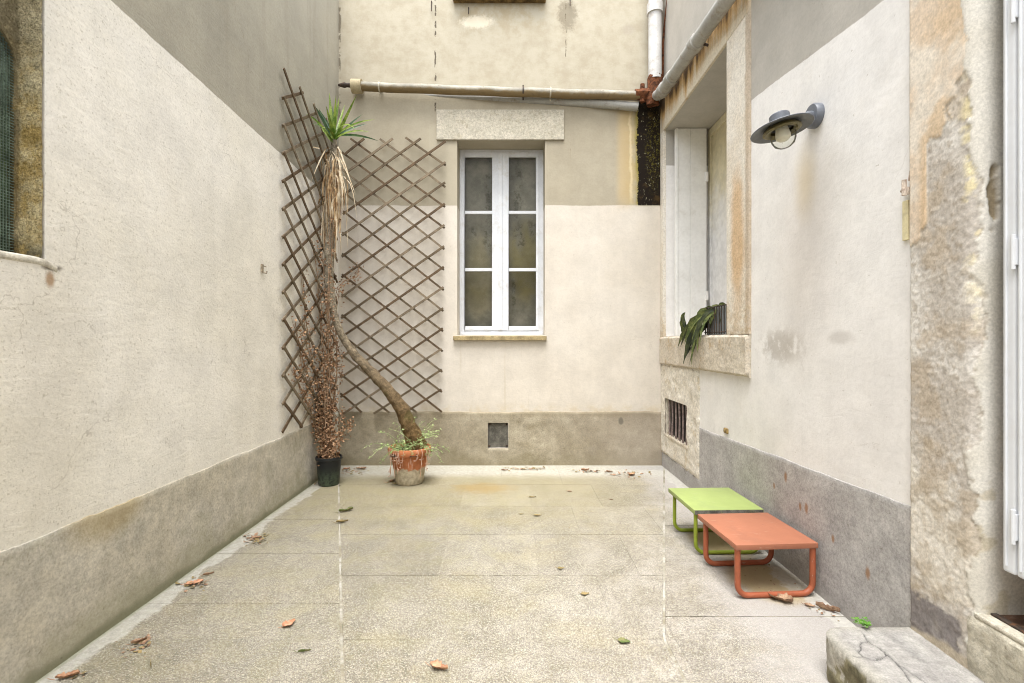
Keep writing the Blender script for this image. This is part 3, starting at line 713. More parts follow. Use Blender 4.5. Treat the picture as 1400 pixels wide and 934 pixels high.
# ochre face around the arch
def arch_z(y): # top of the arch along y (its far shoulder at 1.99)
    t = (y-1.955)/.045; return 2.60-.0*t
ar = MB(); pts = []
yc_, r_ = 1.66, .36
N = 26
for k in range(N+1):
    a = math.pi*k/N; pts.append((yc_+r_*math.cos(a), 2.56+.20*math.sin(a)))
for k in range(N):
    (ya, za), (yb2, zb2) = pts[k], pts[k+1]
    ar.quad(Vector((XN, ya, za)), Vector((XN, yb2, zb2)), Vector((XN, yb2, OL[3])), Vector((XN, ya, OL[3])))
    ar.quad(Vector((XN, ya, za)), Vector((XN, yb2, zb2)), Vector((XN-.04, yb2, zb2)), Vector((XN-.04, ya, za)))
ar.quad(Vector((XN, yc_+r_, OL[2])), Vector((XN, OL[1], OL[2])), Vector((XN, OL[1], OL[3])), Vector((XN, yc_+r_, OL[3])))
ar.quad(Vector((XN, OL[0], OL[2])), Vector((XN, yc_-r_, OL[2])), Vector((XN, yc_-r_, OL[3])), Vector((XN, OL[0], OL[3])))
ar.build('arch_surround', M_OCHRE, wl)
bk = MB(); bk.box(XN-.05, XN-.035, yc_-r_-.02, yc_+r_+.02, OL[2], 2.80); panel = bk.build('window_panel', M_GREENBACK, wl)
net = MB()
y = yc_-r_+.01
while y < yc_+r_-.003:
    t = min(1, abs(y-yc_)/r_); zt = 2.56+.20*math.sqrt(max(0, 1-t*t))
    net.box(XN-.016, XN-.013, y-.0015, y+.0015, OL[2], zt); y += .012
z = OL[2]+.01
while z < 2.75:
    t = 1 if z <= 2.56 else math.sqrt(max(0, 1-((z-2.56)/.20)**2))
    net.box(XN-.0125, XN-.0095, yc_-r_*t, yc_+r_*t, z-.0016, z+.0016); z += .012
tag(net.build('netting', M_NET, panel), kind='stuff')
s = MB()
nn = 46
for k in range(nn+1):
    y = OL[0]-.02+(OL[1]+.07-OL[0])*k/nn; e = .004*mn.noise(Vector((y*14, 1, 1))); dn = -.02*max(0, (y-2.0)/.08)**2
    s.v += [Vector((XL-.25, y, OL[2]-.005)), Vector((XL-.005, y, OL[2]+.006+e+dn)), Vector((XL+.004, y, OL[2]-.002+e+dn)), Vector((XL+.0035, y, OL[2]-.022+e*2+dn)), Vector((XL-.004, y, OL[2]-.030+dn))]
for k in range(nn):
    for j in range(4): a = 5*k+j; s.f.append((a, a+1, a+6, a+5))
s.build('window_sill', flat('rendered_sill', (.62, .58, .48), .92, var=.2, sc=10, dirt=(.12, .09, .06), dirt_amt=.5, bumpd=.004), wl, smooth='all')

# ---- right wall
WO = (3.78, 5.365, 1.45, 3.74); DO = (.85, 1.80, .40, 2.95); VO = (4.64, 5.32, .38, .80)
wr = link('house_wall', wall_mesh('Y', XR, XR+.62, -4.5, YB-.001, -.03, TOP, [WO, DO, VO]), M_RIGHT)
tag(wr, 'white and grey right wall with deep stone framed window and doorway', 'wall')
plinth('plinth', 'Y', XR, -.006, 2.04, 4.365, .700, MP_RIGHT, wr, slope=-.0335, amp=.004)
plinth('plinth', 'Y', XR, -.006, 4.365, YB-.016, .15, MP_RIGHT, wr, slope=.0, amp=.01)
# stone surround
PR = XR-.022
q = MB(); q.box(PR, XR+.46, 3.43, YB-.003, 3.742, 4.16); q.build('lintel', M_LINTEL, wr, bevel=.006)
def rough_face(y0, y1, z0, z1, x, back, mat, name, amp=.006, res=.02, ragged=0.0, seed=0, hole=None, rec=.45):
    m = MB(); nu, nv = max(2, int((y1-y0)/res)), max(2, int((z1-z0)/res))
    for i in range(nu+1):
        for j in range(nv+1):
            u, w_ = i/nu, j/nv; y, z = y0+(y1-y0)*u, z0+(z1-z0)*w_
            d = amp*mn.fractal(Vector((y*9, z*9, seed)), .8, 2, 4)
            edge = min(i, nu-i, j, nv-j)
            xx = x+d
            if ragged and edge == 0: 
                y += ragged*mn.noise(Vector((y*17, z*17, seed+1))); z += ragged*mn.noise(Vector((y*15, z*15, seed+5)))
            if edge == 0: xx = x+abs(back-x)*rec
            m.v.append(Vector((xx, y, z)))
    for i in range(nu):
        for j in range(nv):
            yc2, zc2 = y0+(y1-y0)*(i+.5)/nu, z0+(z1-z0)*(j+.5)/nv
            if hole and hole[0] < yc2 < hole[1] and hole[2] < zc2 < hole[3]: continue
            a = i*(nv+1)+j; m.f.append((a, a+1, a+nv+2, a+nv+1))
    # side skirts back to the wall
    for i in range(nu):
        for j in (0, nv):
            a, b = m.v[i*(nv+1)+j], m.v[(i+1)*(nv+1)+j]; m.quad(a, b, Vector((back, b.y, b.z)), Vector((back, a.y, a.z)))
    for j in range(nv):
        for i in (0, nu):
            a, b = m.v[i*(nv+1)+j], m.v[i*(nv+1)+j+1]; m.quad(a, b, Vector((back, b.y, b.z)), Vector((back, a.y, a.z)))
    return m.build(name, mat, wr, smooth=True)
rough_face(3.43, 3.782, 1.452, 3.742, PR, XR+.01, M_JAMB, 'jamb', .003, .02, .003, 1, rec=.08)
q = MB(); q.box(XR+.002, XR+.46, 3.772, 3.782, 1.45, 3.74); q.build('reveal', M_JAMB, wr)
rough_face(5.363, YB-.003, 1.452, 3.742, PR, XR+.01, M_JAMB, 'jamb', .002, .02, .002, 2, rec=.08)
rough_face(3.43, YB-.003, 1.145, 1.452, PR-.012, XR+.01, M_STONE, 'window_sill', .006, .018, .007, 4)
q = MB(); q.box(XR-.012, XR+.47, 3.785, 5.36, 1.42, 1.455); q.build('inner_sill', M_STONE, wr)
# rough mortar field with barred cellar vent
rough_face(4.375, YB-.004, .16, 1.143, XR-.016, XR+.01, M_PATCH, 'mortar_patch', .009, .02, .035, 6, hole=(4.655, 5.305, .395, .79))
q = MB(); q.box(XR+.045, XR+.055, 4.6, 5.36, .34, .84); q.build('vent_back', M_DARK, wr)
q = MB(); q.box(XR-.010, XR+.044, 5.300, 5.318, .385, .80); q.build('reveal', M_STONE, wr)
ss_ = MB(); ss_.box(XR-.02, XR+.1, 4.63, 5.33, .360, .388); vs = ss_.build('vent_sill', M_STONE, wr, bevel=.006)
for k in range(6):
    y = 4.71+.104*k; s = MB(); s.tube([Vector((XR+.004+.004*math.sin(k*3), y+.006*math.sin(k*2.1), .375)), Vector((XR+.008, y+.004*math.cos(k*1.7), .59)), Vector((XR+.004, y, .81))], [.012, .010, .012], 6)
    s.build('iron_bar', M_BARS, wr)
q = MB(); q.box(XR-.012, XR+.02, 3.79, 3.865, .672, .715)
q.build('broken_render', flat('ochre_broken_render', (.36, .25, .10), .95, var=.5, sc=40, bumpd=.01), wr, bevel=.012)
# folded shutter against the far reveal
sh = empty('shutter'); sh.parent = wr
for (a, b, yy) in ((1.792, 1.817, 5.285), (1.819, 1.949, 5.292), (1.952, 2.13, 5.292)):
    q = MB(); q.box(a, b, yy, 5.335, 1.462, 3.734); q.build('board', M_GREYWHITE, sh, bevel=.004)
for z in (1.9, 3.2): q = MB(); q.box(2.118, 2.142, 5.27, 5.30, z-.05, z+.05); q.build('hinge', M_GREYWHITE, sh, bevel=.003)
# inner window of the opening
iw = MB(); XI = 2.172
iw.box(XI, XI+.05, 5.30, 5.36, 1.46, 3.735); iw.box(XI, XI+.05, 4.80, 4.86, 1.46, 3.735); iw.box(XI, XI+.05, 4.86, 5.30, 3.65, 3.735); iw.box(XI, XI+.05, 4.86, 5.30, 1.46, 1.55)
iw.box(XI, XI+.05, 3.79, 3.85, 1.46, 3.735); iw.box(XI, XI+.05, 3.85, 4.80, 3.65, 3.735); iw.box(XI, XI+.05, 3.85, 4.80, 1.46, 1.55); iw.box(XI, XI+.05, 4.30, 4.36, 1.55, 3.65)
iwo = iw.build('window', M_PANEL, wr, bevel=.004)
q = MB(); q.box(XI+.018, XI+.03, 4.862, 5.298, 1.552, 3.648); q.build('panel', M_PANEL, iwo)
for a, b in ((3.852, 4.298), (4.362, 4.798)):
    q = MB(); q.box(XI+.02, XI+.025, a, b, 1.552, 3.648); q.build('pane', M_GLASS, iwo)
q = MB(); q.box(XI+.12, XI+.13, 3.79, 5.36, 1.46, 3.735); q.build('curtain', flat('pale_curtain', (.45, .43, .38), .9), iwo)

# door jamb of exposed stone: a fine displaced sheet that turns into the doorway
def jamb():
    m = MB(); cols = []
    # path (x, y) from the wall face round the corner into the reveal
    prof = []; r = .045; xf = XR-.016; yi = 1.754
    L1 = 2.040-(yi+r)
    ns1, ns2, ns3 = 46, 12, 34
    for k in range(ns1): prof.append((xf, 2.040-L1*k/ns1, -1, 0))
    for k in range(ns2): a = math.pi/2*k/ns2; prof.append((xf+r-r*math.cos(a), yi+r-r*math.sin(a), -math.cos(a), -math.sin(a)))
    for k in range(ns3+1): prof.append((xf+r+.30*k/ns3, yi, 0, -1))
    z0, z1, nz = .10, 3.0, 410
    cum = [0]
    for k in range(1, len(prof)): cum.append(cum[-1]+math.hypot(prof[k][0]-prof[k-1][0], prof[k][1]-prof[k-1][1]))
    fr = lambda p, o=5: mn.fractal(p, .75, 2.1, o)
    sst = lambda e0, e1, x: (lambda t: t*t*(3-2*t))(min(1, max(0, (x-e0)/(e1-e0))))
    mixc = lambda a, b, t: tuple(a[i]+(b[i]-a[i])*t for i in range(3))
    for i, (x, y, nx, ny) in enumerate(prof):
        s = cum[i]                     # 0 at the wall side .. ~.24 corner .. .3 in the reveal
        for j in range(nz+1):
            z = z0+(z1-z0)*j/nz
            P = Vector((s*1.0, 0, z)); n1 = fr(P*6); n2 = fr(P*22+Vector((3, 1, 0))); n3 = fr(P*60+Vector((1, 9, 0)), 3); n0 = fr(P*2.2+Vector((7, 0, 0)), 3)
            # smooth plaster survives right of an irregular edge
            edge = .285+.035*n1+.007*n2+.006*n3-.055*sst(2.05, 2.75, z)+ (-.02 if z < 1.0 else 0)
            plast = sst(-.006, .006, s-edge)
            # upper smooth ochre-pink plaster on the face, down to about z 2.1 with a ragged lower edge
            lowz = 2.02+.42*(s/.25)+.12*n1+.04*n2
            if s < .08: lowz -= .22
            up = sst(-.012, .012, z-lowz)*(1-plast)
            d = 0.0018*n1+.0013*n2+.0018*n3
            d = d*(1-plast)*(1-up)
            d += plast*(.006+.0008*n0)+up*(.0045+.001*n0)
            # broken hole of grey stone in the plaster
            hole = sst(.0, .35, 1-math.hypot((s-.325-.012*n1)/.022, (z-1.93)/.11)+.35*n2)*plast
            d -= hole*.012
            stone = mixc((.50, .46, .41), (.68, .655, .61), sst(-.35, .35, n0+.4*n2))
            stone = mixc(stone, (.47, .38, .27), .5*sst(.1, .5, fr(P*4.5+Vector((0, 4, 0)))))
            stone = mixc(stone, (.34, .29, .23), .6*sst(.25, .5, n2))
            stone = mixc(stone, (.70, .62, .38), .8*sst(.045, .0, abs(s-.265-.02*n1))*sst(1.5, 1.8, z+.2*n1)*sst(2.5, 2.3, z)*sst(-.35, .15, n2+n0))
            if z < .45: stone = mixc(mixc(stone, (.46, .40, .31), sst(.24, .22, z)), (.20, .18, .175), .92*sst(-.012, .012, .355+.035*n1+.03*n2-z)*sst(-.012, .012, z-.20-.10*s-.03*n1)*sst(.235, .215, s+.02*n2))
            if z < 1.1: stone = mixc(stone, (.68, .63, .54), .6*sst(-.1, .3, n0))
            if z < 1.05 and z > .35: stone = mixc(stone, (.40, .33, .24), .6*sst(.0, .4, n1))
            peach = mixc((.66, .55, .43), (.72, .66, .57), sst(-.3, .3, n0+n1*.5)); peach = mixc(peach, (.58, .42, .25), .65*sst(-.15, .35, fr(P*3.1+Vector((9, 4, 0))))*sst(2.95, 2.5, z)*sst(.03, .07, s))
            pl = mixc((.64, .615, .555), (.58, .55, .48), sst(-.3, .3, n0)); pl = mixc(pl, (.40, .33, .20), .5*sst(.25, .5, n1)*sst(1.2, .9, z)); 
            c = mixc(mixc(stone, peach, up), pl, plast); c = mixc(c, (.33, .27, .18), hole)
            # dark break line round the plaster edges
            ln = max(sst(.006, .001, abs(s-edge))*sst(2.3, 2.2, z), sst(.010, .002, abs(z-lowz))*(1-plast)*sst(.12, .16, s))
            c = mixc(c, (.22, .18, .13), .5*ln*sst(-.3, .2, n1+n2))
            g2 = 1+(.14*n3+.10*n2)*(1-.75*plast)
            cols.append(tuple(max(.01, q_*g2) for q_ in c))
            m.v.append(Vector((x+nx*d, y+ny*d, z)))
    W = nz+1
    for i in range(len(prof)-1):
        for j in range(nz): a = i*W+j; m.f.append((a, a+1, a+W+1, a+W))
    i0 = len(m.v)                       # close its far side edge back to the wall
    for j in range(W): m.v.append(Vector((XR+.004, 2.041, z0+(z1-z0)*j/nz))); cols.append((.42, .37, .3))
    for j in range(nz): m.f.append((j, i0+j, i0+j+1, j+1))
    g = G('exposed_stone_jamb', .93, .1); a_ = g.n('ShaderNodeAttribute', attribute_name='col')
    c = g.mix(1.0, a_.outputs['Color'], g.grey(g.ss(g.noise(110, 3, .7), .3, .7, .86, 1.10)), 'MULTIPLY')
    g.col(c); g.bump(g.noise(120, 3, .7), .0009); 
    me = m.mesh('door_jamb', smooth='all', colors=cols)
    return link('door_jamb', me, g.mat, wr)
jamb()
q = MB(); q.box(XR-.015, XR+.3, .75, 2.04, 3.0, 3.32); q.build('door_lintel', M_JAMB, wr, bevel=.005)
q = MB(); q.box(XR-.015, XR+.3, .62, .85, .185, 3.0); q.build('door_jamb', M_JAMB, wr, bevel=.005)
# stone foot below the doorway and its threshold
rough_face(.62, 1.800, -.01, .402, XR-.020, XR+.01, M_STONE_LT, 'threshold_stone', .007, .02, .006, 9)
q = MB(); q.box(XR-.014, XR+.035, .86, 1.765, .395, .412); q.build('threshold_stone', M_STONE_LT, wr, bevel=.006)
q = MB(); q.box(XR+.032, XR+.055, .86, 1.752, .402, .418); q.build('threshold_rail', M_IRON, wr, bevel=.002)
q = MB(); q.box(XR+.055, XR+.5, 1.60, 1.752, .402, .412); q.build('threshold', M_MAT, wr, bevel=.002)
q = MB(); q.box(XR+.055, XR+.5, .86, 1.598, .402, .412); q.build('threshold', M_THRESH_RED, wr, bevel=.002)
q = MB(); q.box(XR+.5, XR+.52, .86, 1.80, .4, 2.95); q.build('door', M_DARK, wr)
# white folding shutter of the doorway
ds = empty('door_shutter'); ds.parent = wr
xs = 1.724; yb_ = 1.700
for k in range(10):
    y1_ = yb_-k*.048; lean = .0
    q = MB(); q.box(xs, xs+.032, y1_-.0445, y1_, .596-.0*k, 2.9)
    q.build('board', M_WHITE2, ds, bevel=.009)
    q = MB(); q.tube([Vector((xs-.001, y1_-.014, .62)), Vector((xs-.001, y1_-.014, 2.9))], .004, 8); q.build('rib', M_WHITE2, ds, smooth=True)
for z in (.765, 1.706, 2.55):
    q = MB(); q.box(xs-.010, xs+.004, yb_-.054, yb_-.036, z-.045, z+.045); q.tube([Vector((xs-.008, yb_-.045, z-.06)), Vector((xs-.008, yb_-.045, z+.06))], .007, 8)
    q.build('hinge', M_WHITE2, ds, bevel=.002)

# ------------------------------------------------------------------ wall added out of view behind the viewer for reflections and bounce light
wo_ = link('house_wall', wall_mesh('X', -4.5, -5.0, XL-.6, XR+.75, -.03, 3.2, [(-.5, .5, 0.0, 2.2)]), wall_mat('render_opposite', 'X', ((.62, .55, .40), (.55, .48, .34)), ((.45, .38, .25), (.5, .43, .3)), (2.9, 0), 60, 6))
tag(wo_, 'plain ochre wall added unseen for the window panes to reflect', 'wall')
q = MB(); q.box(-.49, .49, -4.64, -4.6, 0, 2.195); q.build('door', flat('old_green_door', (.07, .10, .06), .6), wo_)

# ------------------------------------------------------------------ doorstep with cracks
def doorstep():
    m = MB(); cols = []; x0, x1, y0, y1, zt = 1.300, XR-.012, .55, 2.062, .19
    crk = [[(1180, 866), (1187, 877), (1200, 885), (1212, 894), (1222, 902), (1235, 912), (1250, 922), (1268, 934)], [(1212, 894), (1228, 908), (1238, 921), (1246, 934)],
           [(1185, 877), (1177, 879), (1175, 893), (1181, 898), (1168, 897)], [(1181, 898), (1197, 902), (1212, 896), (1210, 890)]]
    seg = []
    for c in crk:
        P = [fl(a, b, zt) for a, b in c]
        for a, b in zip(P, P[1:]): seg.append((a.x, a.y, b.x, b.y))
    rc = .085
    nx, ny = 92, 300
    def sd(x, y):       # distance inside the rounded outline (rounded only at the far outer corner)
        dx, dy = x-x0, y1-y
        if dx < rc and dy < rc: return rc-math.hypot(rc-dx, rc-dy)
        return min(dx, dy)
    idx = {}
    for i in range(nx+1):
        for j in range(ny+1):
            x = x0+(x1-x0)*i/nx; y = y1-(y1-y0)*j/ny
            dx, dy = x-x0, y1-y
            if dx < rc and dy < rc and math.hypot(rc-dx, rc-dy) > rc:   # pull onto the arc
                h = math.hypot(rc-dx, rc-dy); k = rc/h; x = x0+rc-(rc-dx)*k; y = y1-rc+(rc-dy)*k
            e = max(0, sd(x, y)); z = zt-.012*max(0, 1-e/.018)**2
            wob = .004*mn.noise(Vector((x*7, y*7, 3)))+.0012*mn.fractal(Vector((x*40, y*40, 3)), .8, 2, 3)
            jx, jy = x+.005*mn.noise(Vector((x*50, y*50, 0))), y+.005*mn.noise(Vector((x*50, y*50, 7)))
            dm = 9
            if y > 1.6:
                for (ax, ay, bx, by) in seg:
                    vx, vy = bx-ax, by-ay; t = max(0, min(1, ((jx-ax)*vx+(jy-ay)*vy)/(vx*vx+vy*vy+1e-9)))
                    dm = min(dm, math.hypot(jx-ax-vx*t, jy-ay-vy*t))
            cr = max(0, 1-dm/.0042)
            z += wob-.009*min(1, cr*1.5)
            n1 = mn.fractal(Vector((x*5, y*5, 1)), .8, 2, 4); n2 = mn.fractal(Vector((x*30, y*30, 1)), .8, 2, 3)
            base = [.31+.07*n1, .297+.07*n1, .275+.06*n1]
            wst = max(0, 1-abs((x-1.56-.10*(2.06-y)*0)+.02*n1)/.05)*max(0, min(1, (n1+.55)))*.55
            base = [b_*(1-wst)+.15*wst for b_ in base]
            ed = max(0, 1-e/.06)*.35; base = [b_*(1-ed)+q_*ed for b_, q_ in zip(base, (.27, .25, .18))]
            base = [b_*(1+.22*n2)*(1-cr*.85) for b_ in base]
            m.v.append(Vector((x, y, z))); cols.append(tuple(max(.01, b_) for b_ in base))
    W = ny+1
    for i in range(nx):
        for j in range(ny): a = i*W+j; m.f.append((a, a+W, a+W+1, a+1))
    # riser: follow the outer edge down
    ring = [i*W for i in range(nx, -1, -1)]+[j for j in range(1, ny+1)]
    rows_ = 14; base_i = []
    prev = ring
    for k in range(1, rows_+1):
        cur = []
        for q_i in ring:
            p = m.v[q_i]; t = k/rows_; z = p.z*(1-t)-.01*t
            d = .010*mn.fractal(Vector((p.x*11, p.y*11, z*11)), .8, 2, 4)+.004*mn.noise(Vector((p.x*50, p.y*50, z*50)))-.008*t
            dirv = Vector((-1, 0, 0)) if p.y < y1-rc else Vector((-(x0+rc-p.x), p.y-(y1-rc), 0)); dirv = Vector((-(max(0, x0+rc-p.x)), max(0, p.y-(y1-rc)), 0))
            dirv = dirv.normalized() if dirv.length > 1e-6 else Vector((0, 1, 0))
            m.v.append(Vector((p.x, p.y, z))+dirv*d)
            n1 = mn.fractal(Vector((p.x*8, p.y*8, z*8)), .8, 2, 4); n2 = mn.fractal(Vector((p.x*35, p.y*35, z*35)), .8, 2, 3)
            cc = [.20+.10*n1, .18+.09*n1, .115+.06*n1] if n1 < .22 else [.38, .36, .31]
            cols.append(tuple(max(.015, c_*(1+.4*n2)) for c_ in cc)); cur.append(len(m.v)-1)
        for a in range(len(ring)-1): m.f.append((prev[a], prev[a+1], cur[a+1], cur[a]))
        prev = cur
    g = G('cracked_cement_step', .92, .12); a_ = g.n('ShaderNodeAttribute', attribute_name='col')
    c = g.mix(1.0, a_.outputs['Color'], g.grey(g.ss(g.noise(150, 3, .7), .3, .7, .82, 1.14)), 'MULTIPLY')
    g.col(c); g.bump(g.noise(90, 4, .7), .002)
    me = m.mesh('doorstep', smooth='all', colors=cols)
    o = link('doorstep', me, g.mat)
    tag(o, 'cracked grey cement doorstep with a rounded corner at bottom right', 'doorstep')
doorstep()

# ------------------------------------------------------------------ pipes
def collar(mb, p, d, r, ln, seg=14): d = Vector(d).normalized(); mb.tube([p-d*ln/2, p+d*ln/2], r, seg)
def at_off(px, py, off): return at(px, py, YB-off)
hp = empty('drainpipe', at_off(480, 118, .09)); tag(hp, 'long stained horizontal pipe running above the back window', 'pipe')
a, b = at_off(482, 118, .09), at_off(874, 131, .09); dv = (b-a)
pts = [a+dv*k/24+Vector((0, 0, -.006*math.sin(math.pi*k/24)+.003*math.sin(k*1.3))) for k in range(25)]
MB().tube(pts, .050, 16).build('pipe', M_PIPE, hp, smooth=True)
MB().tube([a-dv.normalized()*.005, a+dv.normalized()*.105], .076, 18).build('pipe_socket', flat('pipe_socket_paint', (.38, .32, .20), .7, var=.15, sc=8, dirt=(.25, .15, .06)), hp, smooth=True)
MB().tube([at_off(463, 116.5, .07), at_off(471, 116.5, .085), at_off(474, 116.5, .085), at_off(482, 117, .09)], [.014, .03, .022, .026], 10).build('pipe_stub', M_IRON, hp, smooth=True)
for t in (.095, .595, .69):
    p = a+dv*t; q = MB(); q.tube([p-dv.normalized()*.008, p+dv.normalized()*.008], .054, 16); q.tube([p+Vector((0, .03, -.05)), p+Vector((0, .0, -.085))], .009, 8); q.tube([p+Vector((0, 0, .05)), p+Vector((0, .0, .075))], .007, 8)
    q.tube([p+Vector((0, .03, 0)), p+Vector((0, .095, 0))], .008, 6); q.build('pipe_clip', M_IRON if t > .5 and t < .6 else M_GALV, hp, smooth=True)
lp = MB(); lp.tube([at(560, 131, YB+.046), at(700, 136, YB+.018), at(800, 140.5, YB-.01), at(846, 144, YB-.045), at(872, 146.5, YB-.06)], [.042, .044, .046, .047, .047], 14)
tag(lp.build('drainpipe', M_PIPEG, smooth=True), 'short pale pipe half buried in the wall under the stained pipe', 'pipe')
vp = empty('downpipe', (1.58, YB-.12, 4.2)); tag(vp, 'white vertical downpipe in the top right corner above black mould', 'pipe')
P0 = at_off(895.5, 118, .12); P0.z = 4.30; P1 = Vector((P0.x, P0.y, TOP-.2))
MB().tube([P0, Vector((P0.x, P0.y, 4.8)), P1], .072, 18).build('pipe', M_PIPEW, vp, smooth=True)
zc = H+(467-12)*P0.y/F
MB().tube([Vector((P0.x, P0.y, zc-.06)), Vector((P0.x, P0.y, zc+.045)), Vector((P0.x, P0.y, zc+.06))], [.088, .088, .075], 18).build('pipe_socket', M_PIPEW, vp, smooth=True)
rj = MB(); rj.tube([Vector((P0.x, P0.y, 4.34)), Vector((P0.x, P0.y, 4.30)), Vector((P0.x-.01, P0.y, 4.2)), Vector((P0.x-.02, P0.y+.02, 4.10)), Vector((P0.x-.02, P0.y+.03, 4.03))], [.074, .080, .076, .078, .070], 16, wob=.35)
rj.tube([at_off(868, 130, .09), Vector((P0.x-.03, P0.y+.03, 4.15))], [.060, .066], 14, wob=.35)
rj.tube([Vector((P0.x-.135, P0.y+.02, 4.06)), Vector((P0.x-.135, P0.y+.02, 4.26))], [.03, .026], 8, wob=.5)
rj.build('rusty_joint', M_RUST, vp, smooth=True)
MB().tube([at(913, -2, 5.30), at(909, 30, 5.36), at(906.5, 60, 5.40), at(906, 110, 5.42)], .013, 8).build('bracket_rod', M_RUST, vp, smooth=True)
dp = empty('drainpipe', (1.6, 4.4, 4.0)); tag(dp, 'grey white pipe running along the right wall above the deep window', 'pipe')
A = Vector((1.590, 5.16, 4.050)); B = Vector((1.592, 3.55, 3.935)); D_ = (B-A)
E = B+D_.normalized()*1.1
MB().tube([Vector((P0.x+.01, P0.y-.005, 4.12)), Vector((1.585, 5.24, 4.075)), A]+[A+(E-A)*k/8 for k in range(1, 9)], [.052, .058]+[.060]*9, 16).build('pipe', M_PIPEG, dp, smooth=True)
for t in (.03, .12, .36, .72): 
    p = A+(E-A)*t; MB().tube([p-D_.normalized()*.055, p-D_.normalized()*.05, p+D_.normalized()*.05, p+D_.normalized()*.055], [.060, .070, .070, .060], 16).build('pipe_socket', M_PIPEG, dp, smooth=True)
for t in (.38, .62):
    p = A+(E-A)*t; q = MB(); q.tube([p+Vector((0, 0, .055)), p+Vector((.0, 0, .09))], .012, 6); q.build('pipe_clip', M_IRON, dp)
    q = MB(); q.tube([p+Vector((.03, 0, -.03)), p+Vector((.105, 0, -.05))], .012, 6); q.build('pipe_clip', M_IRON, dp)

# ------------------------------------------------------------------ trellises: every slat a part
def slat(parent, a, b, nrm, layer, base, k, wd=.0245):
    d = (b-a).normalized(); n = Vector(nrm); off = n*(.018+layer*.013)
    m = MB(); N = 10; bow = .004*math.sin(k*2.3); u = d.cross(n).normalized()
    i0 = 0
    for t in range(N+1):
        s = t/N; p = a+(b-a)*s+off+u*(bow*math.sin(math.pi*s)+.0015*mn.noise(Vector((s*6, k, layer))))+n*(.003*mn.noise(Vector((s*4, k*3, 1))))
        for su, sn in ((-1, -1), (1, -1), (1, 1), (-1, 1)): m.v.append(p+u*su*wd/2+n*sn*.0055)
    for t in range(N):
        q = 4*t
        for j in range(4): m.f.append((q+j, q+(j+1) % 4, q+4+(j+1) % 4, q+4+j))
    m.f += [(3, 2, 1, 0), (4*N, 4*N+1, 4*N+2, 4*N+3)]
    m.build('slat', M_TRELLIS[(k*7+layer) % 3], parent)
tb = empty('trellis', (bw(538, 563).x, YB, .6)); tag(tb, 'diamond lattice trellis of brown slats on the back wall', 'trellis', 'wooden lattice trellises')
Ry = [195.4, 224, 251.7, 280.6, 309.5, 338.4, 366.3, 394.1, 422.7, 450, 477.5, 505.4, 532.8]
Rx = lambda k: 609-(k*.45)
Ly = {-3: 212, -2: 236, -1: 266, 0: 292.4, 1: 321.3, 2: 350.2, 3: 378.5, 4: 405, 5: 433.6, 6: 460, 7: 487.4, 8: 514.8, 9: 541}
Lx = lambda k: 470-(k*.25 if k > 0 else -k*.6-1)
up_ = [((472, 213), (499, 191)), ((475, 237), (538, 191)), ((468, 270), (576, 191))]
for k in range(10): up_.append(((Lx(k)-1, Ly[k]+1.5), (Rx(k)+1, Ry[k]-1)))
up_ += [((471, 565), (604.5, 477)), ((512, 565), (604.5, 505)), ((552, 565.5), (604, 532))]
dn_ = [((480, 190.5), (Rx(3)+1, Ry[3]+3)), ((520, 191), (Rx(2)+1, Ry[2]+5)), ((555, 189), (Rx(1)+1, Ry[1]+3))]
for k in range(-3, 6): dn_.append(((Lx(k)-1, Ly[k]-3), (Rx(k+7)+1, Ry[k+7]+3)))
dn_ += [((468, 458), (604.5, 563)), ((467, 484.5), (570.5, 564)), ((466.5, 511.5), (533, 564)), ((466, 537.5), (495, 563.5))]
for k, (p, q) in enumerate(up_): slat(tb, bw(*p, .03), bw(*q, .03), (0, -1, 0), 1, None, k)
for k, (p, q) in enumerate(dn_): slat(tb, bw(*p, .03), bw(*q, .03), (0, -1, 0), 0, None, k+31, .0225)
tl = empty('trellis', (XL, 4.7, .6)); tag(tl, 'diamond lattice trellis of brown slats on the left wall behind the climber', 'trellis', 'wooden lattice trellises')
v_, p_ = .2345, .349; y0t, y1t, zt_, zb_ = 4.085, 4.085+3.5*.349, 3.705, .615
sl = v_/p_
def clipseg(y0, z0, s):
    # line z = z0 + s*(y-y0) inside the frame
    ys = [y0t-.012, y1t+.012]
    for zz in (zt_, zb_): ys.append(y0+(zz-z0)/s)
    c = []
    for y in ys:
        z = z0+s*(y-y0)
        if y0t-.0121 <= y <= y1t+.0121 and zb_-1e-6 <= z <= zt_+1e-6: c.append((y, z))
    c.sort(); return (c[0], c[-1]) if len(c) > 1 and c[-1][0]-c[0][0] > .08 else None
k = 0
for i in range(-5, 22):
    for s_, lay in ((.63, 0), (-.76, 1)):
        z = 3.457-v_*i
        e = clipseg(y0t, z, s_)
        if e: slat(tl, Vector((XL+.01, e[0][0], e[0][1])), Vector((XL+.01, e[1][0], e[1][1])), (1, 0, 0), lay, None, k); k += 1

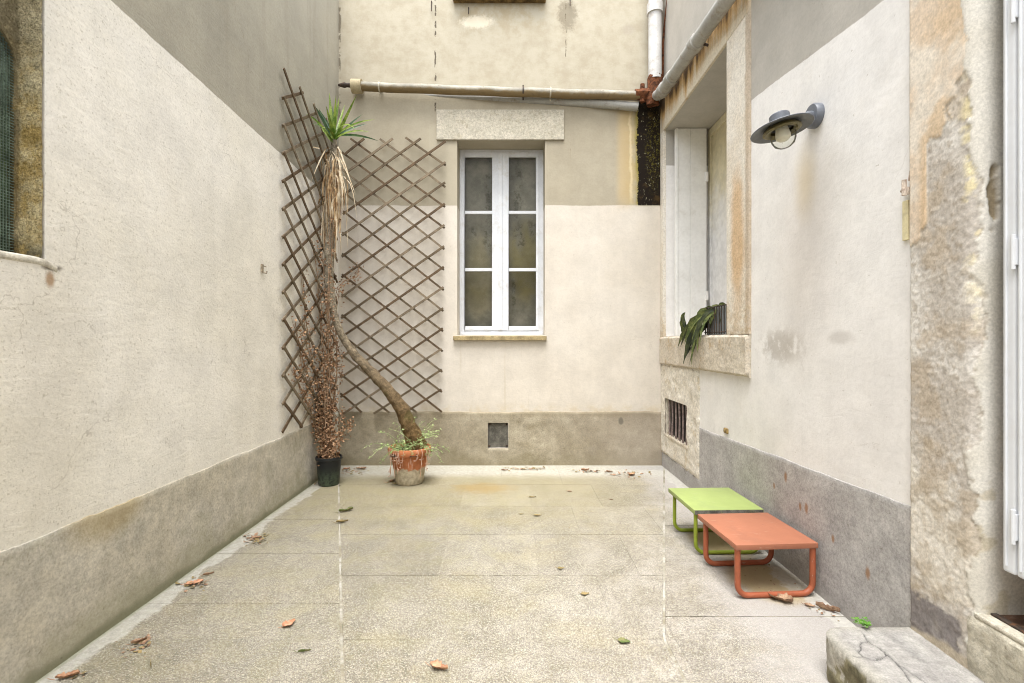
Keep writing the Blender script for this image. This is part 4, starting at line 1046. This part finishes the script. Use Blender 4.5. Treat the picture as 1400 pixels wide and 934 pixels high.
# ------------------------------------------------------------------ yucca in terracotta pot
pc = Vector(((560-700)*4.80/F, 4.80, 0))
pot = MB(); pot.lathe([(.0, .004), (.128, .004), (.134, .012), (.142, .06), (.178, .285), (.182, .288), (.202, .290), (.209, .298), (.212, .352), (.208, .360), (.194, .360), (.190, .35), (.185, .30), (.0, .30)], (0, 0, 0), 40)
po = pot.build('flower_pot', M_TERRA, None, smooth=True); po.location = pc
tag(po, 'large terracotta pot with a limed base holding the leaning yucca', 'plant pot')
so = MB(); so.lathe([(.0, .328), (.1, .330), (.188, .322), (.190, .30)], (0, 0, 0), 24, wob=.3); s_o = so.build('soil', M_SOIL, po, smooth=True); s_o.matrix_parent_inverse = Matrix.Identity(4)
yu = empty('yucca', pc+Vector((.05, 0, .33))); tag(yu, 'tall leaning yucca with green top and skirt of dead straw leaves', 'yucca')
path = [(572, 622, 4.80, 14), (570, 612, 4.80, 13.2), (564, 594, 4.79, 11.5), (556, 575, 4.79, 10), (548, 557, 4.79, 9), (536, 540, 4.80, 8), (520, 522, 4.82, 7.3), (502, 503, 4.84, 6.6), (486, 486, 4.86, 6), (473, 468, 4.87, 5.4), (463, 449, 4.88, 5), (457, 430, 4.89, 5), (453, 410, 4.90, 5.4), (450, 385, 4.90, 6.2), (450, 350, 4.90, 6.5), (451, 300, 4.90, 6.5), (454, 250, 4.90, 6.2), (457, 215, 4.90, 5.5), (457, 192, 4.90, 3.5)]
def smooth_path(P, n):
    out = []
    for i in range(len(P)-1):
        a, b, c, d = P[max(i-1, 0)], P[i], P[i+1], P[min(i+2, len(P)-1)]
        for k in range(n):
            t = k/n; out.append(tuple(.5*((2*b[j])+(-a[j]+c[j])*t+(2*a[j]-5*b[j]+4*c[j]-d[j])*t*t+(-a[j]+3*b[j]-3*c[j]+d[j])*t**3) for j in range(len(b))))
    out.append(P[-1]); return out
sp = smooth_path(path, 10)
tr = MB(); tr.tube([at(x, y, Y) for x, y, Y, r in sp], [r*Y/F for x, y, Y, r in sp], 18, wob=.22); tr.build('trunk', M_BARK, yu, smooth=True)
def blade(mb, base, tip, wd, sag, up=Vector((0, -1, 0)), n=8, fold=.35, tw=0.0):
    d = tip-base; L = d.length; side = d.cross(up).normalized(); nn_ = side.cross(d).normalized(); i0 = len(mb.v)
    for k in range(n+1):
        t = k/n; p = base+d*t+Vector((0, 0, -sag*L*(t*t-t*.15)+sag*L*.85*t)) if False else base+d*t+Vector((0, 0, sag*L*4*t*(1-t)))
        wv = wd*(min(1, t*5+.35))*(1-t**2.6)*.5+.0006
        s2 = (side*math.cos(tw*t)+nn_*math.sin(tw*t)); n2 = (nn_*math.cos(tw*t)-side*math.sin(tw*t))
        mb.v += [p-s2*wv+n2*wv*fold, p, p+s2*wv+n2*wv*fold]
    for k in range(n):
        a = i0+3*k; mb.f += [(a, a+1, a+4, a+3), (a+1, a+2, a+5, a+4)]
hd = at(456, 193, 4.90)
tips = [((451, 134), 4.85, 0, 0), ((459, 137), 4.80, 0, 0), ((463, 139), 4.9, 0, .0), ((484, 137), 4.75, 0, 0), ((447, 150), 4.72, 0, 0), ((417, 130), 4.95, 1, .05), ((427, 132), 5.05, 1, .03), ((425, 141), 4.75, 1, .08), ((422, 160), 4.6, 0, .12),
        ((492, 160), 4.95, 1, .05), ((506, 167), 4.75, 0, .08), ((499, 182), 4.6, 0, .07), ((511, 193), 4.8, 1, .06), ((430, 172), 4.55, 1, .12), ((482, 178), 4.45, 0, .12), ((441, 178), 4.5, 0, .10), ((455, 150), 5.1, 1, 0), ((470, 148), 5.1, 0, 0), ((497, 172), 5.05, 1, .06), ((412, 150), 4.85, 0, .10)]
for i, (t, Y, dk, sg) in enumerate(tips):
    m = MB(); blade(m, hd+Vector((random.uniform(-.02, .02), random.uniform(-.02, .02), random.uniform(-.03, .05))), hd+(at(t[0], t[1], Y)-hd)*1.12, (.036 if sg < .02 else .027), sg, Vector((.1, -1, .2)), 8, .3, random.uniform(-.5, .5))
    m.build('leaf', M_YUCCA_D if dk else M_YUCCA, yu, smooth='all')
# dead skirt
def strip_hang(mb, p, out, L, wd, rr):
    pts = [p]; q = p.copy(); v = out.copy()
    n = 7
    for k in range(n):
        v = v*.55+Vector((rr.uniform(-.10, .10), rr.uniform(-.08, .08), -1))*.5; q = q+v*L/n; pts.append(q.copy())
    i0 = len(mb.v); side0 = Vector((math.cos(rr.uniform(0, 3.1)), math.sin(rr.uniform(0, 3.1)), 0)); ph = rr.uniform(0, 2)
    for k, q in enumerate(pts):
        t = k/n; wv = wd*.5*(1-t**3)+.0008; s2 = Vector((math.cos(ph+t*1.4), math.sin(ph+t*1.4), 0)); mb.v += [q-s2*wv, q+s2*wv+Vector((0, .0, wv*.4))]
    for k in range(n): a = i0+2*k; mb.f.append((a, a+1, a+3, a+2))
rr = random.Random(11); mbs = [MB(), MB()]
for k in range(250):
    t = rr.random(); py = 196+t*95; p = at(455+rr.gauss(0, 4), py, 4.90+rr.uniform(-.05, .05))
    a = rr.uniform(0, 6.28); out = Vector((math.cos(a), math.sin(a)*.6, rr.uniform(-.3, .6)))*rr.uniform(.35, 1.5)*(1-.5*t)
    strip_hang(mbs[k % 2], p, out, rr.uniform(.32, .62)*(1 if rr.random() < .8 else 1.3), rr.uniform(.008, .020), rr)
for mb_, mt in zip(mbs, (M_STRAW, M_STRAW2)): tag(mb_.build('dead_leaves', mt, yu), kind='stuff')
m = MB()
for a, b, s_ in (((437, 203), (412, 205), .1), ((412, 205), (404, 213), 0), ((462, 200), (480, 250), .05), ((464, 215), (486, 266), .06), ((445, 205), (425, 250), .05)):
    blade(m, at(*a, 4.75), at(*b, 4.72), .012, s_)
m.build('dead_leaf', M_STRAW2, yu)
# weeds at its foot: arching grassy stems with small leaves
wd_ = empty('pot_weed', pc+Vector((0, 0, .33))); tag(wd_, 'light green weeds spilling over the terracotta pot rim', 'weed')
rr = random.Random(5); m = MB(); st = MB()
def tiny_leaf(mb, p, L, wd, rr, up=None):
    d = Vector((rr.gauss(0, 1), rr.gauss(0, 1), rr.gauss(0, .7))).normalized(); s = d.orthogonal().normalized(); c = d.cross(s)
    s = s*math.cos(ph_ := rr.uniform(0, 6.3))+c*math.sin(ph_)
    i = len(mb.v); mb.v += [p, p+d*L*.5+s*wd/2, p+d*L, p+d*L*.5-s*wd/2+d.cross(s)*wd*.4]; mb.f += [(i, i+1, i+2), (i, i+2, i+3)]
for k in range(62):
    a = rr.uniform(0, 6.28); r0 = rr.uniform(.05, .17); b0 = pc+Vector((r0*math.cos(a), r0*math.sin(a), .325))
    side = 1 if rr.random() < .68 else -1
    L = rr.uniform(.12, .34); dirx = side*abs(rr.gauss(.34, .3)); v = Vector((dirx, rr.uniform(-.6, .3), rr.uniform(.5, 1.1))).normalized()
    p = b0.copy(); pts = [p.copy()]
    for t in range(7):
        v = (v+Vector((0, 0, -.22))).normalized(); p = p+v*L/6; pts.append(p.copy())
        for _ in range(3): tiny_leaf(m, p+Vector((rr.gauss(0, .006), rr.gauss(0, .006), rr.gauss(0, .006))), rr.uniform(.014, .034), rr.uniform(.006, .012), rr)
    st.tube(pts, .0014, 3, cap=False)
tag(m.build('foliage', M_FERN, wd_), kind='stuff'); tag(st.build('stems', M_FERN, wd_), kind='stuff')
m = MB()
for k in range(16):
    a = rr.uniform(-2.9, -.2); b0 = pc+Vector((.21*math.cos(a), .21*math.sin(a), .355)); L = rr.uniform(.06, .26)
    pts = [pc+Vector((.17*math.cos(a), .17*math.sin(a), .345)), b0+Vector((0, 0, .008)), b0+Vector((.012*math.cos(a), .012*math.sin(a), -.03)), b0+Vector((rr.uniform(-.02, .02), -.004, -L))]
    m.tube(pts, .0028, 4)
    for q in range(5): tiny_leaf(m, pts[3].lerp(pts[2], rr.random()), .03, .010, rr)
tag(m.build('dry_stems', leafm('pale_dry_stem', (.66, .48, .38), (.42, .25, .16), .8), wd_), kind='stuff')

# ------------------------------------------------------------------ dead climber in black pot
bc = Vector((-1.795, 4.74, 0))
bp = MB(); bp.lathe([(0, .003), (.092, .003), (.097, .012), (.116, .245), (.121, .247), (.125, .252), (.125, .275), (.119, .278), (.115, .272), (.111, .235), (0, .235)], (0, 0, 0), 32)
bo = bp.build('flower_pot', M_BLACKPOT, None, smooth=True); bo.location = bc; tag(bo, 'small black plastic pot with algae in the back left corner', 'plant pot')
so = MB(); so.lathe([(0, .258), (.06, .262), (.114, .25)], (0, 0, 0), 18, wob=.3); so_ = so.build('soil', M_SOIL, bo, smooth=True); so_.matrix_parent_inverse = Matrix.Identity(4)
cl = empty('dead_climber', bc+Vector((0, 0, .25))); tag(cl, 'dried brown climber on the left trellis rising from the black pot', 'climbing plant')
stems = [[(449, 630, 4.74), (446, 600, 4.78), (440, 560, 4.85), (430, 515, 4.80), (417, 465, 4.62), (410, 420, 4.52), (407, 375, 4.45)],
         [(449, 630, 4.74), (448, 590, 4.8), (445, 540, 4.85), (441, 480, 4.86), (436, 420, 4.86), (430, 370, 4.8), (426, 330, 4.72)],
         [(450, 630, 4.74), (452, 590, 4.8), (453, 540, 4.85), (452, 480, 4.85), (451, 420, 4.82), (450, 350, 4.82), (452, 300, 4.82)],
         [(450, 630, 4.74), (450, 595, 4.8), (458, 540, 4.9), (460, 490, 5.0), (459, 440, 5.1), (461, 400, 5.15), (470, 385, 5.3), (484, 378, 5.4), (490, 362, 5.42)],
         [(449, 630, 4.74), (442, 590, 4.78), (428, 550, 4.75), (412, 505, 4.55), (400, 470, 4.40), (393, 440, 4.30)],
         [(449, 628, 4.74), (440, 600, 4.76), (424, 570, 4.7), (405, 535, 4.45), (392, 505, 4.28)],
         [(451, 630, 4.70), (458, 612, 4.7), (466, 597, 4.72), (474, 585, 4.75), (481, 577, 4.78)],
         [(450, 630, 4.74), (455, 610, 4.78), (463, 580, 4.9), (470, 562, 5.0)],
         [(448, 632, 4.72), (446, 560, 4.8), (447, 500, 4.84), (446, 440, 4.86), (444, 385, 4.86), (441, 345, 4.85)]]
rr = random.Random(21); tw = MB(); lv = MB()
for si, S in enumerate(stems):
    for rep in range(3 if si < 6 or si == 8 else 1):
        P = [(x+rr.gauss(0, 2.0)*(i > 0), y, Y+rr.gauss(0, .03)*(i > 0)) for i, (x, y, Y) in enumerate(S)]
        Q = smooth_path(P, 8); pts = [at(*q) for q in Q]
        for p in pts: p.x = max(p.x, XL+.02); p.y = min(p.y, YB-.03)
        tw.tube(pts, [.0060*(1-.7*i/len(pts)) for i in range(len(pts))], 5, cap=False)
        for i, p in enumerate(pts):
            y = Q[i][1]; den = 7 if y > 560 else (5.0 if y > 470 else (3.0 if y > 400 else 1.3))
            if si in (6, 7): den = 5
            if si == 3 and y < 450: den = 1
            for _ in range(int(den*rr.uniform(.6, 1.4)+.5)):
                sp_ = .028 if y > 540 else .035
                q = p+Vector((rr.gauss(0, sp_), rr.gauss(0, sp_), rr.gauss(0, .03)))
                if q.x < XL+.015 or q.y > YB-.02 or q.z < .03: continue
                tiny_leaf(lv, q, rr.uniform(.018, .042), rr.uniform(.012, .024), rr)
                if rr.random() < .12: tw.tube([p, q], .0013, 3, cap=False)
for _ in range(60):
    a = rr.uniform(0, 6.28); tiny_leaf(lv, bc+Vector((.12*math.cos(a)*rr.uniform(.2, 1.05), .12*math.sin(a)*rr.uniform(.2, 1.05), .275+rr.uniform(-.02, .06))), rr.uniform(.03, .055), rr.uniform(.015, .03), rr)
tag(tw.build('twigs', M_TWIG, cl), kind='stuff'); tag(lv.build('foliage', M_DRY, cl), kind='stuff')

# ------------------------------------------------------------------ low tables
def table(name, cx, cy, rot, mt, ml, r, label, edge=None):
    o = empty(name, (cx, cy, 0)); o.rotation_euler.z = R(rot); bpy.context.view_layer.update()
    def add(mb, nm, mat, **k):
        q = mb.build(nm, mat, None, **k); q.parent = o; return q
    W_, L_, T = .462, .475, .30
    top = MB(); top.box(-W_/2, W_/2, -L_/2, L_/2, T-.030, T); add(top, 'tabletop', mt, bevel=.004, smooth=True)
    if edge: e = MB(); e.box(-W_/2+.004, W_/2-.004, -L_/2-.0025, -L_/2+.002, T-.029, T-.003); add(e, 'worn_edge', edge)
    for yy, hw in ((-L_/2+.022, W_/2-.018), (L_/2-.075, W_/2-.020)):
        rc = .062; pts = [(-hw, yy, T-.028), (-hw, yy, .20), (-hw, yy, rc+r+.005)]
        for k in range(1, 8): a = math.pi/2*k/8; pts.append((-hw+rc-rc*math.cos(a), yy, r+rc-rc*math.sin(a)))
        pts += [(-hw+rc, yy, r), (0, yy, r), (hw-rc, yy, r)]
        for k in range(1, 8): a = math.pi/2*k/8; pts.append((hw-rc+rc*math.sin(a), yy, r+rc-rc*math.cos(a)))
        pts += [(hw, yy, rc+r+.005), (hw, yy, .20), (hw, yy, T-.028)]
        add(MB().tube(pts, r, 14), 'leg_loop', ml, smooth=True)
    tag(o, label, 'low table', 'small low metal tables by the right wall'); return o
table('low_table', 1.428, 2.862, 3.5, M_ORANGE, M_ORANGE_LEG, .0155, 'orange low metal table with bent tube legs, nearest the viewer')
table('low_table', 1.412, 3.40, 2.0, M_GREEN, M_GREEN_LEG, .0125, 'lime green low metal table with a dark worn front edge', M_BAREMETAL)

# ------------------------------------------------------------------ wall lamp
la = empty('wall_lamp', (XR, 2.69, 2.66)); tag(la, 'blue grey outdoor lamp with wide round shade on the right wall', 'wall lamp')
Mx = Matrix.Rotation(R(-90), 3, 'Y')
q = MB(); q.lathe([(0, 0), (.066, 0), (.066, .030), (.060, .038), (0, .040)], (XR, 2.69, 2.655), 30, Mx); q.build('wall_plate', M_LAMP, la, smooth=True)
lc = Vector((1.450, 2.60, 2.545))
q = MB(); q.tube([(XR-.03, 2.685, 2.65), (XR-.06, 2.675, 2.648), (XR-.10, 2.66, 2.63), (lc.x+.05, lc.y+.02, 2.60)], [.030, .026, .020, .018], 12); q.build('arm', M_LAMP, la, smooth=True)
q = MB(); q.tube([(XR-.041, 2.69, 2.665), (XR-.045, 2.688, 2.665)], .007, 8); q.build('screw', M_IRON, la)
TM = Matrix.Rotation(R(-8), 3, 'Y') @ Matrix.Rotation(R(-4.5), 3, 'X')
q = MB(); q.lathe([(.040, .030), (.07, .022), (.152, .0), (.154, -.003), (.150, -.006)], lc, 44, TM); q.build('shade', M_LAMP, la, smooth=True)
q = MB(); q.lathe([(.150, -.006), (.07, .015), (.035, .022)], lc, 44, TM); q.build('shade_lining', M_LAMP_IN, la, smooth=True)
q = MB(); q.lathe([(0, .082), (.044, .080), (.050, .074), (.052, .022), (.040, .020)], lc, 30, TM); q.build('cap', M_LAMP, la, smooth=True)
q = MB(); q.lathe([(.070, .012), (.092, -.004), (.095, -.014), (.084, -.020), (.055, -.012)], lc, 34, TM); q.build('collar', M_BRASS, la, smooth=True)
q = MB(); q.lathe([(.062, -.010), (.063, -.045), (.060, -.066), (.049, -.090), (.027, -.105), (.0, -.110)], lc, 28, TM); q.build('glass_jar', M_JAR, la, smooth=True)
q = MB(); q.lathe([(.030, .005), (.034, -.02), (.038, -.04), (.036, -.055), (.022, -.068), (0, -.072)], lc, 20, TM); q.build('bulb', M_BULB, la, smooth=True)
for k in range(3):
    a = 2*math.pi*k/3-.9; q = MB(); q.tube([lc+Vector((.07*math.cos(a), .07*math.sin(a), .012)), lc+Vector((.078*math.cos(a), .078*math.sin(a), -.022))], .004, 6); q.build('jar_clip', M_BRASS, la)

# ------------------------------------------------------------------ trough with wilted plant on the sill
tz = 1.458
tr_ = MB(); ax, bx_, ay, by_ = XR+.03, XR+.17, 3.86, 4.26
tr_.box(ax, bx_, ay, by_, tz, tz+.012); tr_.box(ax, ax+.006, ay, by_, tz+.012, tz+.225); tr_.box(bx_-.006, bx_, ay, by_, tz+.012, tz+.225)
tr_.box(ax+.006, bx_-.006, ay, ay+.006, tz+.012, tz+.225); tr_.box(ax+.006, bx_-.006, by_-.006, by_, tz+.012, tz+.225)
tr_.box(ax-.006, ax, ay-.006, by_+.006, tz+.215, tz+.238)
to = tr_.build('plant_trough', M_TROUGH, None, bevel=.001); tag(to, 'grey plastic plant trough on the deep window sill', 'plant trough')
for k in range(10):
    q = MB(); q.tube([Vector((ax-.018, ay-.01+k*.047, tz+.002)), Vector((ax-.018, ay-.01+k*.047, tz+.24))], .0045, 6); q.build('rail_bar', M_IRON, to)
for zz in (.02, .235):
    q = MB(); q.tube([Vector((ax-.018, ay-.03, tz+zz)), Vector((ax-.018, by_+.03, tz+zz))], .005, 6); q.build('rail', M_IRON, to)
q = MB(); q.box(ax+.008, bx_-.008, ay+.008, by_-.008, tz+.16, tz+.205); q.build('soil', M_SOIL, to)
wp = empty('wilted_plant', (XR+.1, 4.15, tz+.20)); tag(wp, 'wilted dark green plant drooping over the stone window sill', 'plant')
rr = random.Random(8)
def droop(base, mid, tip, wd, mat):
    m = MB(); n = 9; P = []
    for k in range(n+1):
        t = k/n; P.append(base*(1-t)**2+mid*2*t*(1-t)+tip*t*t)
    for k, p in enumerate(P):
        t = k/n; d = (P[min(k+1, n)]-P[max(k-1, 0)]).normalized(); s = d.cross(Vector((-1, -.5, .1))).normalized(); wv = wd*.5*math.sin(math.pi*min(1, t*.93+.07))**.7*(1+.25*math.sin(k*2.1+base.y*40))+.001; nn2 = s.cross(d)
        m.v += [p-s*wv+nn2*wv*.5, p, p+s*wv+nn2*wv*.6]
    for k in range(n): a = 3*k; m.f += [(a, a+1, a+4, a+3), (a+1, a+2, a+5, a+4)]
    m.build('leaf', mat, wp, smooth='all')
# (px, py, x) end points: the leaves hang in front of the right wall
def rwp(px, py, x): Y = x*F/(px-700); return Vector((x, Y, H-(py-467)*Y/F))
for i in range(17):
    b = Vector((XR+rr.uniform(.04, .13), rr.uniform(4.05, 4.27), tz+.215)); tp = rwp(rr.uniform(924, 952), rr.uniform(468, 500), XR-rr.uniform(.05, .12))
    if i % 3 == 0: tp = rwp(rr.uniform(940, 962), rr.uniform(450, 485), XR-rr.uniform(.05, .10))
    md = (b+tp)/2+Vector((-.05, rr.uniform(-.03, .06), rr.uniform(.06, .20))); droop(b, md, tp, rr.uniform(.025, .060), M_WILT if rr.random() < .55 else M_WILT2)
for i in range(7):
    b = rwp(rr.uniform(932, 945), rr.uniform(450, 462), XR+.02); tp = rwp(rr.uniform(932, 938), rr.uniform(422, 440), XR-.02); droop(b, (b+tp)/2+Vector((-.03, 0, .02)), tp, .035, M_WILT2 if i % 2 else M_WILT)
for i in range(14):
    b = Vector((XR+rr.uniform(.04, .15), rr.uniform(3.90, 4.25), tz+.20)); tp = Vector((XR+rr.uniform(-.01, .03), b.y+rr.uniform(-.08, .08), tz+rr.uniform(.05, .17)))
    droop(b, (b+tp)/2+Vector((-.01, 0, rr.uniform(.06, .13))), tp, rr.uniform(.02, .045), M_WILT if rr.random() < .5 else M_WILT2)

# ------------------------------------------------------------------ small wall fittings
hk = MB(); c0 = Vector((XL, 3.79, 1.97)); hk.box(XL-.002, XL+.012, 3.775, 3.80, 1.945, 2.005); hk.tube([c0+Vector((.008, 0, -.03)), c0+Vector((.04, 0, -.035)), c0+Vector((.042, .0, -.018))], .005, 6); hk.tube([c0+Vector((.008, 0, .025)), c0+Vector((.02, .03, .02))], .004, 6)
tag(hk.build('iron_hook', flat('dull_iron_hook', (.30, .25, .18), .7, var=.4, sc=40, dirt=(.10, .06, .04), dirt_amt=.8), smooth=True), 'tiny iron hook on the left wall beside the trellis', 'hook')
ys_ = MB(); ys_.box(XR-.010, XR+.001, 2.062, 2.092, 1.835, 2.005); ys_.build('yellow_strip', M_YELLOW, bevel=.002)
tag(bpy.data.objects['yellow_strip'], 'faded yellow plastic strip below the hinge pin beside the stone jamb', 'strip')
hn = MB(); hn.box(XR-.030, XR+.001, 2.045, 2.060, 2.03, 2.055); hn.tube([(XR-.035, 2.05, 2.02), (XR-.035, 2.05, 2.085)], .009, 8); hn.tube([(XR-.015, 2.085, 2.05), (XR-.015, 2.06, 2.035), (XR-.02, 2.045, 2.03)], .009, 8); hn.tube([(XR-.014, 2.05, 2.08), (XR-.014, 2.042, 2.12)], .005, 6)
tag(hn.build('hinge_pin', flat('painted_rusty_iron', (.50, .43, .36), .8, var=.3, sc=30, dirt=(.16, .06, .03), dirt_amt=.95), smooth=True), 'rusty iron hinge pin at the edge of the stone door jamb', 'hinge pin')

# ------------------------------------------------------------------ fallen leaves: each its own object
def leaf_mesh(L, wd, curl, lobes, seed):
    rr = random.Random(seed); m = MB(); n = 10; ctr = []; tw_ = rr.uniform(-.6, .6)
    for k in range(n+1):
        t = k/n; x = (t-.5)*L; prof = math.sin(math.pi*min(1, t*.95+.02))**.8
        prof *= (1.12 if k % 2 else .74)+(.30*math.sin(t*math.pi*lobes) if lobes else 0)+rr.uniform(-.12, .12)
        for j in range(-2, 3):
            s = j/2; y = s*wd*.5*prof; z = .003+curl*L*(abs(s)**1.5)*.42*(.4+.6*prof)+curl*L*.7*(t-.5)**2+.12*L*abs(tw_*s*(t-.5))+rr.uniform(0, .045)*L
            y *= 1-min(.6, curl*.9)*abs(s)*.6
            m.v.append(Vector((x, y, z)))
    for k in range(n):
        for j in range(4): a = 5*k+j; m.f.append((a, a+1, a+6, a+5))
    m.tube([Vector((-.5*L, 0, .006)), Vector((-.5*L-.16*L, .02*L, .010)), Vector((-.5*L-.3*L, .05*L, .016))], .0012, 4)
    return m.mesh('leaf', smooth='all')
LV = [(600, 916, .095, .055, .5, 0, -20, 'curled orange leaf lying alone at the bottom centre of the floor'),
      (395, 855, .075, .070, .35, 3, 60, 'orange leaf with a stalk on the left part of the floor'),
      (190, 880, .085, .035, .6, 1, 40, 'curled brown leaf near the foot of the left wall'),
      (266, 799, .12, .075, .25, 3, 30, 'pinkish torn leaf against the mortar strip of the left wall'),
      (350, 737, .10, .055, .4, 1, 15, 'brown crumpled leaf farther up the left wall foot'),
      (92, 928, .11, .05, .5, 0, 25, 'orange leaf cut by the bottom left picture edge'),
      (1067, 822, .135, .11, .5, 1, -35, 'large brown leaf against the orange table leg'),
      (1107, 830, .055, .035, .4, 1, -30, 'small brown leaf right of the large leaf by the orange table'),
      (1146, 836, .12, .03, .6, 1, -38, 'long curled brown leaf at the right wall foot before the doorstep'),
      (800, 813, .055, .04, .15, 2, 10, 'small olive leaf right of centre, nearest of two olive leaves'),
      (767, 778, .05, .035, .15, 2, 5, 'small olive leaf right of centre, farther of two olive leaves'),
      (853, 879, .065, .05, .3, 4, -15, 'greenish leaf beside the long joint on the right'),
      (735, 706, .075, .03, .3, 2, 0, 'flat olive leaf in the middle rear of the floor'),
      (713, 704, .035, .025, .3, 2, 10, 'tiny olive leaf left of the flat olive leaf'),
      (728, 681, .07, .02, .3, 2, 3, 'thin olive leaf near the back of the floor'),
      (473, 700, .13, .05, .4, 4, 35, 'green leaf on the left joint below the black pot'),
      (468, 715, .10, .04, .4, 2, 20, 'brown leaf on the left joint just before the green leaf'),
      (494, 642, .12, .06, .4, 1, 5, 'reddish brown leaf between the two plant pots'),
      (474, 642, .08, .05, .4, 3, 30, 'pale brown leaf close to the right side of the black pot'),
      (536, 659, .08, .05, .5, 1, 60, 'dark brown leaf touching the terracotta pot base'),
      (800, 644, .10, .04, .5, 0, 5, 'orange brown leaf at the back wall foot, right of centre'),
      (833, 646, .08, .05, .4, 1, -10, 'brown leaf at the back wall foot nearer the right corner'),
      (864, 650, .10, .07, .4, 0, 35, 'orange leaf near the back right corner'),
      (690, 644, .08, .03, .4, 1, 0, 'brown leaf at the back wall foot below the vent'),
      (779, 673, .05, .03, .4, 1, 0, 'tiny brown leaf in the rear right of the floor'),
      (836, 684, .035, .02, .4, 1, 0, 'very small dark leaf in the rear right of the floor'),
      (206, 913, .06, .008, .5, 2, -50, 'thin olive stalk near the left wall foot'),
      (416, 893, .06, .010, .5, 4, 15, 'thin dark stalk on the lower left of the floor'),
      (285, 787, .08, .022, .5, 1, 30, 'narrow brown leaf behind the pinkish torn leaf')]
for i, (px, py, L, wd, curl, mi, rot, lab) in enumerate(LV):
    o = link('fallen_leaf', leaf_mesh(L*(.72 if px < 370 else .9), wd*(.8 if px < 370 else .95), curl, 3 if L > .1 else 2, i), M_DEADLEAF[mi]); p = fl(px, py); p.z = .001; p.x = max(min(p.x, XR-.06), XL+.06); p.y = min(p.y, YB-.06)
    o.location = p; o.rotation_euler = (0, 0, R(rot)); tag(o, lab, 'leaf', 'dry leaves fallen on the courtyard floor')
lt = [MB(), MB()]; rr = random.Random(77)
def crumbs(px, py, n, sx, sy, L=.03):
    for _ in range(n):
        p = fl(px+rr.gauss(0, sx), py+rr.gauss(0, sy)); p.z = .004+rr.uniform(0, .006)
        if p.y > YB-.03 or p.x < XL+.02 or p.x > XR-.025: continue
        a = rr.uniform(0, 6.3); d = Vector((math.cos(a), math.sin(a), rr.uniform(-.2, .4))); s = Vector((-math.sin(a), math.cos(a), rr.uniform(-.3, .5))); l_ = L*rr.uniform(.3, 1); mb_ = lt[rr.randrange(2)]
        i = len(mb_.v); mb_.v += [p, p+d*l_*.5+s*l_*.3, p+d*l_, p+d*l_*.5-s*l_*.3]; mb_.f += [(i, i+1, i+2), (i, i+2, i+3)]
crumbs(720, 642, 60, 16, 1, .05); crumbs(805, 645, 40, 12, 1, .05); crumbs(855, 649, 50, 14, 2.5, .05); crumbs(480, 645, 40, 14, 3, .05); crumbs(347, 739, 30, 8, 4, .03); crumbs(268, 799, 24, 10, 5, .025)
crumbs(1085, 800, 26, 22, 10, .02); crumbs(1140, 836, 26, 14, 6, .025); crumbs(1030, 770, 30, 20, 10, .02); crumbs(536, 661, 24, 4, 2, .04); crumbs(470, 690, 30, 60, 22, .018); crumbs(700, 720, 60, 170, 60, .012); crumbs(430, 660, 14, 3, 3, .04); crumbs(180, 890, 16, 16, 8, .02); crumbs(192, 882, 22, 7, 4, .035); crumbs(262, 802, 24, 8, 4, .04); crumbs(350, 737, 22, 9, 3, .045); crumbs(100, 926, 16, 12, 4, .03)
for i, mb_ in enumerate(lt): tag(mb_.build('leaf_litter', M_DEADLEAF[(1, 2)[i]]), 'crumbs of dry brown leaf strewn along the wall feet' if i == 0 else 'olive brown leaf crumbs scattered over the floor', 'leaf litter', kind='stuff')

# weed in the crack of the doorstep
wc = empty('clover', fl(1180, 858, .185)); tag(wc, 'bright green clover sprig growing from the cracked doorstep corner', 'weed')
m = MB()
for k in range(16):
    a = rr.uniform(0, 6.28); r1 = rr.uniform(.006, .034); p = wc.location+Vector((math.cos(a)*r1, math.sin(a)*r1, .012+rr.uniform(0, .016)))
    for j in range(3):
        b = a+j*2.1; d = Vector((math.cos(b), math.sin(b), .25)); s = Vector((-math.sin(b), math.cos(b), 0)); i = len(m.v)
        m.v += [p, p+d*.009+s*.007, p+d*.014, p+d*.009-s*.007]; m.f += [(i, i+1, i+2), (i, i+2, i+3)]
m.build('foliage', M_CLOVER, wc)
